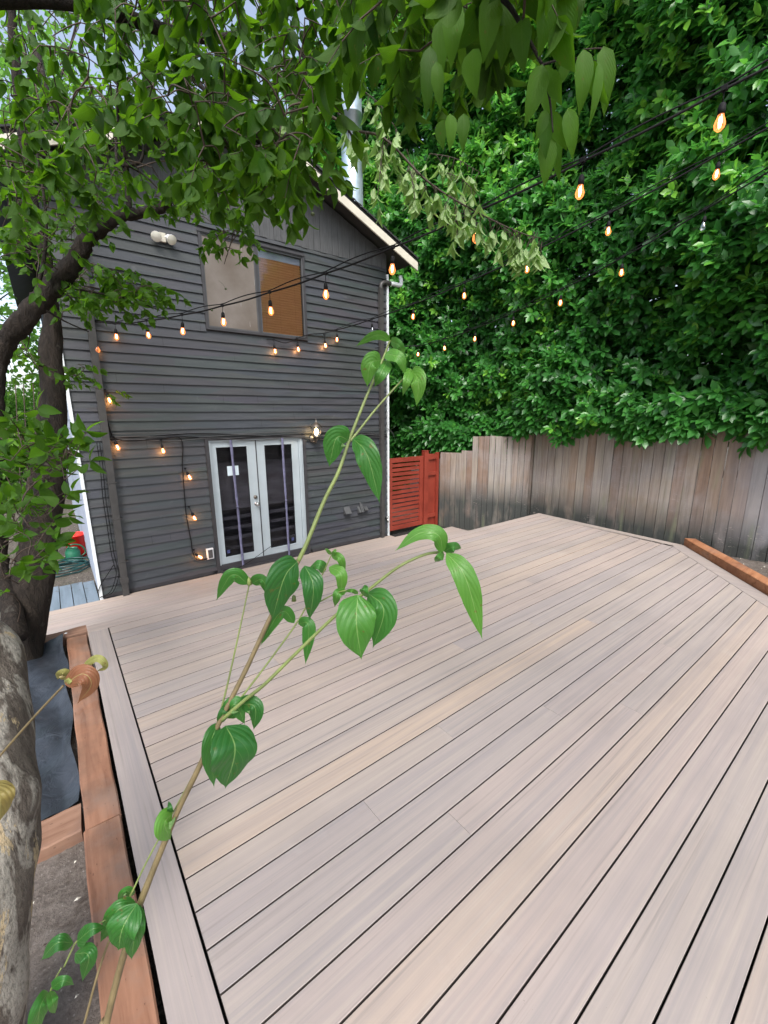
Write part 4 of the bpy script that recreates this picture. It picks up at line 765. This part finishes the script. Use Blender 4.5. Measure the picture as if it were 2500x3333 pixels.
# --- thin dark tree upper left
th=empty('thin_tree',(.2,8.6,-.5),'thin straight dark trunk rising behind the dogwood leaves at top left','tree')
m=MB(); m.tube(spline([V(-.6,8.4,-.5),at(215,620,7.0),at(150,300,7.2),at(85,20,7.4),at(60,-200,7.6)],6),np.linspace(.09,.035,25),8,wob=.03); m.tube(spline([at(165,350,7.2),at(230,150,7.3),at(280,-50,7.4)],5),.02,6); m.build('trunk','dark_bark',th)
# --- laurel hedge
def hedge():
    root=empty('laurel_hedge',(7.4,3,-.5),'tall glossy dark green laurel hedge towering over the board fences','hedge')
    path=np.array([(6.0,17.0),(6.15,12.),(6.3,9.0),(6.75,6.9),(7.35,5.0),(7.3,3.0),(7.15,1.0),(7.05,-1.0),(7.0,-2.6)]); pp=spline(np.c_[path,np.zeros(len(path))],12)[:,:2]
    sl=np.r_[0,np.cumsum(np.linalg.norm(np.diff(pp,axis=0),axis=1))]; TL=sl[-1]
    def pt(s):
        x=np.interp(s,sl,pp[:,0]); y=np.interp(s,sl,pp[:,1]); e=.05; dx=np.interp(s+e,sl,pp[:,0])-np.interp(s-e,sl,pp[:,0]); dy=np.interp(s+e,sl,pp[:,1])-np.interp(s-e,sl,pp[:,1]); n=np.hypot(dx,dy); return x,y,dy/n,-dx/n   # normal to the yard (west)
    B=[];D=[];N=[];L=[];W=[];T_=[]
    def shoots(n,d0,d1,nl,bright,big=1.):
        s=TL*rng.random(n)**.8; top=np.interp(s,[0,5,9,12,TL],[7.0,8.2,9.6,10.5,10.5]); lo=np.interp(s,[0,7.5,8.6,10.2,11.6,12.4,TL],[-.4,-.4,.6,.92,1.08,1.50,1.46]); z=lo+(top-lo)*rng.random(n)**1.05
        x,y,nx,ny=pt(s); 
        lump=.28*np.sin(s*1.9+z*.8)+.22*np.sin(z*2.3+s*.7+1)+.15*np.sin(s*4.1-z*3.3)+.1*np.sin(s*7+z*6)
        off=-(d0+(d1-d0)*rng.random(n))+lump*.8+.35+np.where(z<2.2,-.12,0)+.25*np.clip((z-1.5)/3,0,1)
        ok=rng.random(n)< np.where(lump<-.3,.6,1.)
        # ragged lower fringe
        z=z+np.where(z<2.0,.10*np.sin(s*6)+.07*np.sin(s*13+1),0)
        sgn=-1
        O=np.c_[x+sgn*abs(nx)*off*1.0,y+ny*off*0-off*0.*ny,z]; O[:,0]=x-off*np.abs(nx); O[:,1]=y-off*(-ny if False else 0)
        # true outward normal
        out=np.c_[nx,ny,np.zeros(n)]; out*=np.where((out[:,0]>0),-1,1)[:,None]; O=np.c_[x,y,z]+out*off[:,None]
        O=O[ok]; out=out[ok]; z=z[ok]; s=s[ok]; n=len(O)
        d=nrmz(out*1.0+np.c_[rng.normal(0,.5,n),rng.normal(0,.5,n),rng.normal(.25,.45,n)])
        a=nrmz(np.cross(d,np.c_[np.zeros(n),np.zeros(n),np.ones(n)])); b=np.cross(d,a)
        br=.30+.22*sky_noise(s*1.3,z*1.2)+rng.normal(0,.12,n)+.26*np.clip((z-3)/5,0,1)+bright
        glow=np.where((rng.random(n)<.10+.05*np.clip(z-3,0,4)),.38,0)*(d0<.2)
        far=np.clip((y[ok] if False else O[:,1]-8)/6,0,1)*.6+1
        for k in range(nl):
            f=(k+.5)/nl; ang=k*2.4+rng.random(n)*.5; rad=a*np.cos(ang)[:,None]+b*np.sin(ang)[:,None]; sp_=1.25-.75*f
            ld=nrmz(d*(.35+.8*f)+rad*sp_+np.c_[np.zeros(n),np.zeros(n),-.12+np.zeros(n)]); nm=nrmz(d*1.0+np.c_[np.zeros(n),np.zeros(n),.8+np.zeros(n)]-rad*.3+rng.normal(0,.2,(n,3)))
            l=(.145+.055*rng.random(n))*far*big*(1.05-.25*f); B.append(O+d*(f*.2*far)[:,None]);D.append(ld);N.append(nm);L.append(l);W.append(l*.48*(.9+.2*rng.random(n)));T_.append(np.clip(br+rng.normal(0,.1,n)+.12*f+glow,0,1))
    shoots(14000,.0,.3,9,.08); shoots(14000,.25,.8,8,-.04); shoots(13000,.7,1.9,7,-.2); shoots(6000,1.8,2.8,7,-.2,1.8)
    def fringe(n):
        s=5.5+(TL-5.5)*rng.random(n); lo=np.interp(s,[0,7.5,8.6,10.2,11.6,12.4,TL],[-.4,-.4,.78,1.08,1.2,1.58,1.54])+.06*np.sin(s*5)+.05*np.sin(s*11+1); z=lo+.45*rng.random(n)**1.3
        x,y,nx,ny=pt(s); out=np.c_[nx,ny,np.zeros(n)]; out*=np.where((out[:,0]>0),-1,1)[:,None]; off=.12+.28*rng.random(n)+.12*np.sin(s*3.1)+.25*(z-lo); O=np.c_[x,y,z]+out*off[:,None]
        d=nrmz(out+np.c_[rng.normal(0,.45,n),rng.normal(0,.45,n),rng.normal(-.15,.3,n)]); a=nrmz(np.cross(d,np.tile([0,0,1.],(n,1)))); b=np.cross(d,a); br=.34+rng.normal(0,.1,n)
        for k in range(9):
            f=(k+.5)/9; ang=k*2.4+rng.random(n)*.5; rad=a*np.cos(ang)[:,None]+b*np.sin(ang)[:,None]; ld=nrmz(d*(.35+.8*f)+rad*(1.25-.75*f)+np.array([0,0,-.1])); nm=nrmz(d*.7+np.array([0,0,1.])-rad*.3+rng.normal(0,.2,(n,3))); l=.145+.055*rng.random(n); B.append(O+d*(f*.2));D.append(ld);N.append(nm);L.append(l);W.append(l*.48);T_.append(np.clip(br+rng.normal(0,.1,n)+.12*f,0,1))
    fringe(1500)
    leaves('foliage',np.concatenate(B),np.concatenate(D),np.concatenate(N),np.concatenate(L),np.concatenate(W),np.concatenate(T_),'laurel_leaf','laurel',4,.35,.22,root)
    m=MB()
    for i in range(14):
        s=TL*(i+.5)/14; x,y,nx,ny=pt(np.array([s])); o_=V(x[0]+.75+random.uniform(-.2,.3),y[0]+random.uniform(-.2,.2),-.5); h=np.interp(s,[0,9,TL],[6,9,9.5])
        m.tube(spline([o_,o_+V(random.uniform(-.3,.3),random.uniform(-.3,.3),h*.35),o_+V(random.uniform(-.5,.5),random.uniform(-.6,.6),h*.7),o_+V(random.uniform(-.6,.6),random.uniform(-.8,.8),h)],5),np.linspace(.07,.015,16),6)
        for j in range(5):
            q=o_+V(0,0,h*(.25+.13*j)); m.tube(spline([q,q+V(-.4,random.uniform(-.6,.6),.3),q+V(-.8,random.uniform(-.9,.9),.7)],4),np.linspace(.02,.006,9),5)
    m.build('trunks','dark_bark',root)
hedge()
# --- background trees
def bgtree(x,y,h,r,n,label,cat='tree',mat='maple_leaf',L=.16,tone=.5,z0=.25):
    root=empty('background_tree',(x,y,-.5),label,cat); m=MB(); 
    P=spline([V(x,y,-.5),V(x+random.uniform(-.2,.2),y,h*.4),V(x+random.uniform(-.4,.4),y,h*.9)],6); m.tube(P,np.linspace(.035*h/2+.03,.03,len(P)),8,wob=.03)
    c=[]
    for i in range(int(26+n/60)):
        a=random.uniform(0,2*PI); e=random.uniform(-1,1); rr=r*random.uniform(.35,1); q=V(x+math.cos(a)*rr*math.sqrt(1-e*e),y+math.sin(a)*rr*math.sqrt(1-e*e),h*(z0+(1-z0)*.5)+e*h*(1-z0)*.5); c.append(q)
        s=P[min(len(P)-1,int(len(P)*max(0,min(.95,q[2]/h*.8))))]; m.tube(spline([s,(s+q)/2+V(0,0,.1),q],3),np.linspace(.03,.008,7),5)
    m.build('trunk','dark_bark',root); c=np.array(c); k=rng.integers(0,len(c),n); B=c[k]+rng.normal(0,1,(n,3))*np.array([.26,.26,.17])*r*.8; D=nrmz(rng.normal(0,1,(n,3))+V(0,0,-.5)); N=nrmz(rng.normal(0,.5,(n,3))+V(0,0,1))
    l=L*(.7+.6*rng.random(n)); leaves('crown',B,D,N,l,l*.7,np.clip(tone+rng.normal(0,.2,n)+.3*(rng.random(len(c))[k]-.5),0,1),mat,'maple',4,.4,.2,root)
bgtree(-1.8,15,10,2.6,5200,'tall leafy tree behind the left end of the house, sky showing through it')
bgtree(1.2,19,13,3.4,5200,'broad leafy tree far behind the house roof on the left',L=.2)
bgtree(-5,20,12,3.5,3800,'far leafy tree at the left edge of the view',L=.2)
bgtree(6.5,21,11,2.6,2600,'distant leafy tree showing behind the galvanised flue',L=.2)
bgtree(-1.3,15.5,2.6,1.4,5200,'bright green low shrub at the back end of the side yard','shrub',L=.12,tone=.85,z0=.0)
bgtree(-3.2,17,3.2,1.8,4200,'wide bright green bush left of the side yard, farther back','shrub',L=.13,tone=.8,z0=.0)
bgtree(.0,18,3.0,1.3,3000,'bright green bush at the far end beside the house side wall','shrub',L=.13,tone=.8,z0=.0)
# ================================================================== foreground sapling
sap=empty('dogwood_sapling',(-.2,.45,-.06),'slender dogwood sapling in the foreground with large green leaves over the deck','sapling')
D0=.62
def stem(pts,r0,r1,mat,parent):
    P=spline([at(*p) for p in pts],7); m=MB(); m.tube(P,np.linspace(r0,r1,len(P)),8,wob=.02); return m.build('stem',mat,parent)
st=[V(-.2,.45,-.06),V(-.14,.52,.45),at(330,3420,.62)]+[at(*p) for p in [(347,3333,.62),(401,3113,.625),(461,2929,.63),(564,2674,.64),(646,2500,.645),(709,2363,.65),(800,2180,.655),(885,1998,.66),(971,1826,.665)]]
P=spline(st,7); m=MB(); m.tube(P,np.interp(np.linspace(0,1,len(P)),[0,.3,1],[.0062,.0050,.0032])*(1+.10*(rng.random(len(P))>.9)),9,wob=.04); m.build('stem','brown_stem',sap)
stem([(971,1826,.665),(1000,1765,.665),(1054,1633,.67),(1102,1535,.67),(1136,1436,.675),(1163,1365,.675),(1203,1267,.68),(1244,1175,.68),(1269,1108,.68)],.0036,.0016,'green_stem',sap)
stem([(1140,1436,.675),(1170,1399,.68),(1224,1331,.685),(1312,1233,.69),(1339,1203,.69)],.0022,.0011,'green_stem',sap)
stem([(720,2345,.65),(799,2277,.64),(865,2224,.635),(960,2130,.63),(1094,2002,.62),(1197,1922,.615),(1296,1846,.61),(1380,1806,.61),(1442,1796,.61)],.0030,.0020,'green_stem',sap)
stem([(715,2352,.65),(762,2300,.655),(870,2160,.67),(961,2035,.68),(998,1972,.685),(1040,1890,.69),(1078,1808,.69)],.0018,.001,'green_stem',sap)
stem([(705,2365,.65),(740,2230,.66),(780,2050,.665),(812,1899,.67)],.0018,.0011,'green_stem',sap)
stem([(418,2929,.63),(480,2800,.635),(542,2684,.64),(640,2500,.65),(700,2370,.65)],.0014,.001,'green_stem',sap)
stem([(271,3345,.6),(331,3129,.61),(400,2960,.625),(440,2935,.63)],.0018,.0013,'brown_stem',sap)
stem([(209,3146,.6),(235,3090,.6),(250,3064,.6),(300,3020,.61),(440,2940,.63)],.0012,.0009,'green_stem',sap)
stem([(100,3420,.6),(168,3216,.6),(200,3150,.6)],.0014,.0009,'green_stem',sap)
stem([(1010,1975,.69),(1110,1925,.64),(1165,1932,.62)],.0012,.0009,'green_stem',sap)
def bigleaf(pp,w,d,tone,mat='dogwood_leaf_near',tilt=.35,parent=sap,bulge=.02,fold=.25,name='leaf'):
    "midrib through pixels pp at depth d; w = width in photo pixels"
    k=len(pp); P3=[]
    for i,(x,y) in enumerate(pp):
        t=i/(k-1); P3.append(at(x,y,d-bulge*math.sin(PI*min(1,t*1.1))*(1 if k>2 else .6)))
    rows=17; cols=9; c=spline(P3,12); s=np.r_[0,np.cumsum(np.linalg.norm(np.diff(c,axis=0),axis=1))]; tt=np.linspace(0,1,rows); mid=np.stack([np.interp(tt*s[-1],s,c[:,j]) for j in range(3)],1)
    tg=nrmz(np.gradient(mid,axis=0)); view=nrmz(CAM-mid); side=nrmz(np.cross(tg,view)); nrm=nrmz(np.cross(side,tg)); ca,sa=math.cos(tilt),math.sin(tilt); side,nrm=side*ca+nrm*sa,nrm*ca-side*sa
    wd=np.where(tt<1,np.sin(PI*np.clip(tt*1.06,0,1)**.70)**.68*(1-.3*tt**3.2),0); wd=np.maximum(wd,.05*(1-tt)); wd[0]=.02; wd[1]=max(wd[1],.36); wd[-1]=0; wd=wd*(w*d/F/2)/max(.55,ca)
    u=np.linspace(-1,1,cols); ph=random.uniform(0,6); vv=[]
    for i in range(rows):
        for uu in u:
            e=wd[i]*(1+.035*math.sin(i*2.6+ph)*abs(uu)); h=wd[i]*(fold*abs(uu)-.16*uu*uu*1.4)+.10*wd[i]*math.sin(tt[i]*16-abs(uu)*3.2+ph)*uu*uu
            vv.append(mid[i]+side[i]*e*uu+nrm[i]*h)
    m=MB(); m.add(vv,[(i*cols+j,i*cols+j+1,(i+1)*cols+j+1,(i+1)*cols+j) for i in range(rows-1) for j in range(cols-1)],0,tone,True); o=m.build(name,mat,parent)
    me=o.data; uv=me.uv_layers.new(name='UVMap'); li=np.zeros(len(me.loops),np.int32); me.loops.foreach_get('vertex_index',li); U=np.stack([np.tile((u+1)/2,rows),np.repeat(tt,cols)],1); uv.data.foreach_set('uv',U[li].reshape(-1).astype(np.float32))
    sb=o.modifiers.new('sub','SUBSURF'); sb.levels=1; sb.render_levels=1; return o
LV=[([(1269,1108),(1225,1090),(1156,1128)],30,.68,.7),([(1271,1111),(1300,1125),(1314,1162)],34,.69,.6),([(1240,1172),(1205,1185),(1195,1262)],62,.67,.75),([(1262,1172),(1240,1215),(1218,1262)],48,.69,.6),
([(1251,1152),(1300,1165),(1322,1226)],40,.68,.75),([(1336,1199),(1325,1240),(1310,1291)],32,.69,.8),([(1339,1206),(1362,1240),(1356,1325)],55,.69,.85),
([(1134,1432),(1095,1425),(1071,1522)],76,.67,.45),([(1149,1428),(1195,1480),(1237,1640)],78,.67,.4),([(968,1828),(925,1880),(885,2022)],104,.65,.12),([(992,1841),(1020,1910),(1007,2022)],68,.66,.15),
([(1060,1858),(1040,1838),(1008,1845)],34,.7,.5),([(1071,1846),(1111,1870),(1107,1952)],40,.68,.8),([(1078,1808),(1108,1818),(1122,1872)],28,.68,.75),([(1078,1806),(1066,1792),(1056,1788)],12,.68,.8),([(1080,1806),(1089,1795),(1092,1785)],12,.68,.8),
([(1122,1918),(1098,1935),(1089,1976)],30,.66,.65),([(1165,1936),(1160,2030),(1177,2148)],128,.60,.6),([(1197,1929),(1250,1985),(1213,2112)],92,.63,.4),([(1182,1938),(1186,1920),(1187,1902)],30,.61,.5),([(1165,1933),(1145,1922),(1118,1928)],14,.61,.7),
([(1440,1799),(1428,1742),(1365,1735),(1283,1796)],52,.60,.75),([(1453,1800),(1515,1880),(1571,2085)],74,.60,.75),([(1445,1795),(1475,1780),(1503,1785)],36,.61,.5),([(1445,1800),(1430,1815),(1415,1830)],26,.61,.6),
([(809,1902),(755,1870),(703,1956)],46,.67,.5),([(819,1899),(855,1888),(876,1946)],40,.67,.45),([(958,2028),(915,1990),(845,2106)],42,.68,.5),([(971,2031),(1005,2035),(994,2166)],44,.68,.45),
([(735,2362),(765,2440),(733,2568)],136,.625,.1),([(712,2352),(688,2420),(697,2565)],60,.655,.2),([(777,2292),(830,2300),(826,2378)],56,.66,.15),([(742,2338),(765,2290),(798,2360)],60,.665,.5),([(728,2350),(725,2320),(745,2282)],36,.665,.15),
([(560,2650),(535,2680),(556,2734)],64,.64,.8),([(556,2648),(553,2630),(548,2606)],18,.645,.2),([(446,2940),(400,3020),(385,3095)],96,.61,.35),([(455,2945),(440,3030),(428,3126)],56,.615,.3),([(442,2936),(380,2965),(325,3070)],54,.63,.4),([(434,2914),(405,2898),(388,2945)],26,.64,.5),
([(250,3066),(300,3025),(346,3020)],46,.6,.25),([(239,3070),(185,3070),(133,3126)],42,.6,.2),([(244,3104),(290,3110),(268,3196)],50,.6,.25),([(168,3217),(205,3192),(243,3206)],34,.6,.3),([(157,3228),(130,3280),(120,3370)],52,.6,.3),([(164,3225),(172,3262),(180,3300)],28,.6,.55)]
for i,(pp,w,d,tn) in enumerate(LV): bigleaf(pp,w,d,tn,tilt=[.35,-.4,.2,-.25,.5][i%5])
m=MB(); m.lathe([(0,-.004),(.004,-.002),(.003,.006),(0,.012)],at(812,1899,.665)); m.lathe([(0,-.004),(.004,-.002),(.003,.006),(0,.009)],at(957,1952,.69)); m.build('bud','green_stem',sap)
rt=empty('reddening_twig',tuple(at(-60,2540,.7)),'short twig with curled leaves turning red and yellow beside the trunk','twig')
stem([(-80,2560,.68),(0,2460,.66),(119,2325,.64),(206,2232,.62)],.0020,.0016,'brown_stem',rt)
for pp,w,d,tn in [([(212,2228),(270,2192),(298,2228),(250,2292)],60,.6,.05),([(272,2166),(320,2142),(345,2170),(312,2186)],24,.61,.8),([(236,2196),(254,2180),(274,2164)],20,.61,.15),([(220,2212),(205,2190),(186,2212)],34,.62,.75),([(212,2228),(225,2215),(250,2196)],22,.61,.95)]: bigleaf(pp,w,d,tn,'autumn_leaf',.3,rt)
rt2=empty('yellowing_leaf_twig',tuple(at(-60,2500,.45)),'blurred yellow green leaf at the very left edge over the trunk','twig')
stem([(-120,2480,.46),(-60,2510,.45),(-22,2545,.45)],.0014,.0011,'brown_stem',rt2); bigleaf([(-22,2545),(0,2600),(2,2672)],76,.45,.55,'autumn_leaf',.2,rt2)
# ================================================================== sky and sun
w=bpy.data.worlds.new('World'); sc.world=w; w.use_nodes=True; nt=w.node_tree; nt.nodes.clear()
sky=nt.nodes.new('ShaderNodeTexSky'); sky.sky_type='NISHITA'; sky.sun_disc=False; SE,SA=math.radians(52),math.radians(215); sky.sun_elevation=SE; sky.sun_rotation=SA; sky.dust_density=3.; sky.ozone_density=1.
mx=nt.nodes.new('ShaderNodeMix'); mx.data_type='RGBA'; mx.inputs[0].default_value=.42; hs=nt.nodes.new('ShaderNodeRGBToBW'); nt.links.new(sky.outputs[0],hs.inputs[0]); nt.links.new(sky.outputs[0],mx.inputs[6]); nt.links.new(hs.outputs[0],mx.inputs[7])
bg=nt.nodes.new('ShaderNodeBackground'); bg.inputs[1].default_value=.15; nt.links.new(mx.outputs[2],bg.inputs[0]); wo=nt.nodes.new('ShaderNodeOutputWorld'); nt.links.new(bg.outputs[0],wo.inputs[0])
sl=bpy.data.lights.new('sun',type='SUN'); sl.energy=1.5; sl.angle=math.radians(25); sl.color=(1,.97,.93); so=bpy.data.objects.new('sun',sl); COL.objects.link(so)
sdv=V(math.sin(SA)*math.cos(SE),math.cos(SA)*math.cos(SE),math.sin(SE)); so.rotation_euler=mathutils.Vector(sdv).to_track_quat('Z','Y').to_euler(); so.location=(-8,-8,12)
vs=sc.view_settings; vs.view_transform='Standard'; vs.look='None'; vs.gamma=1; vs.exposure=1.4
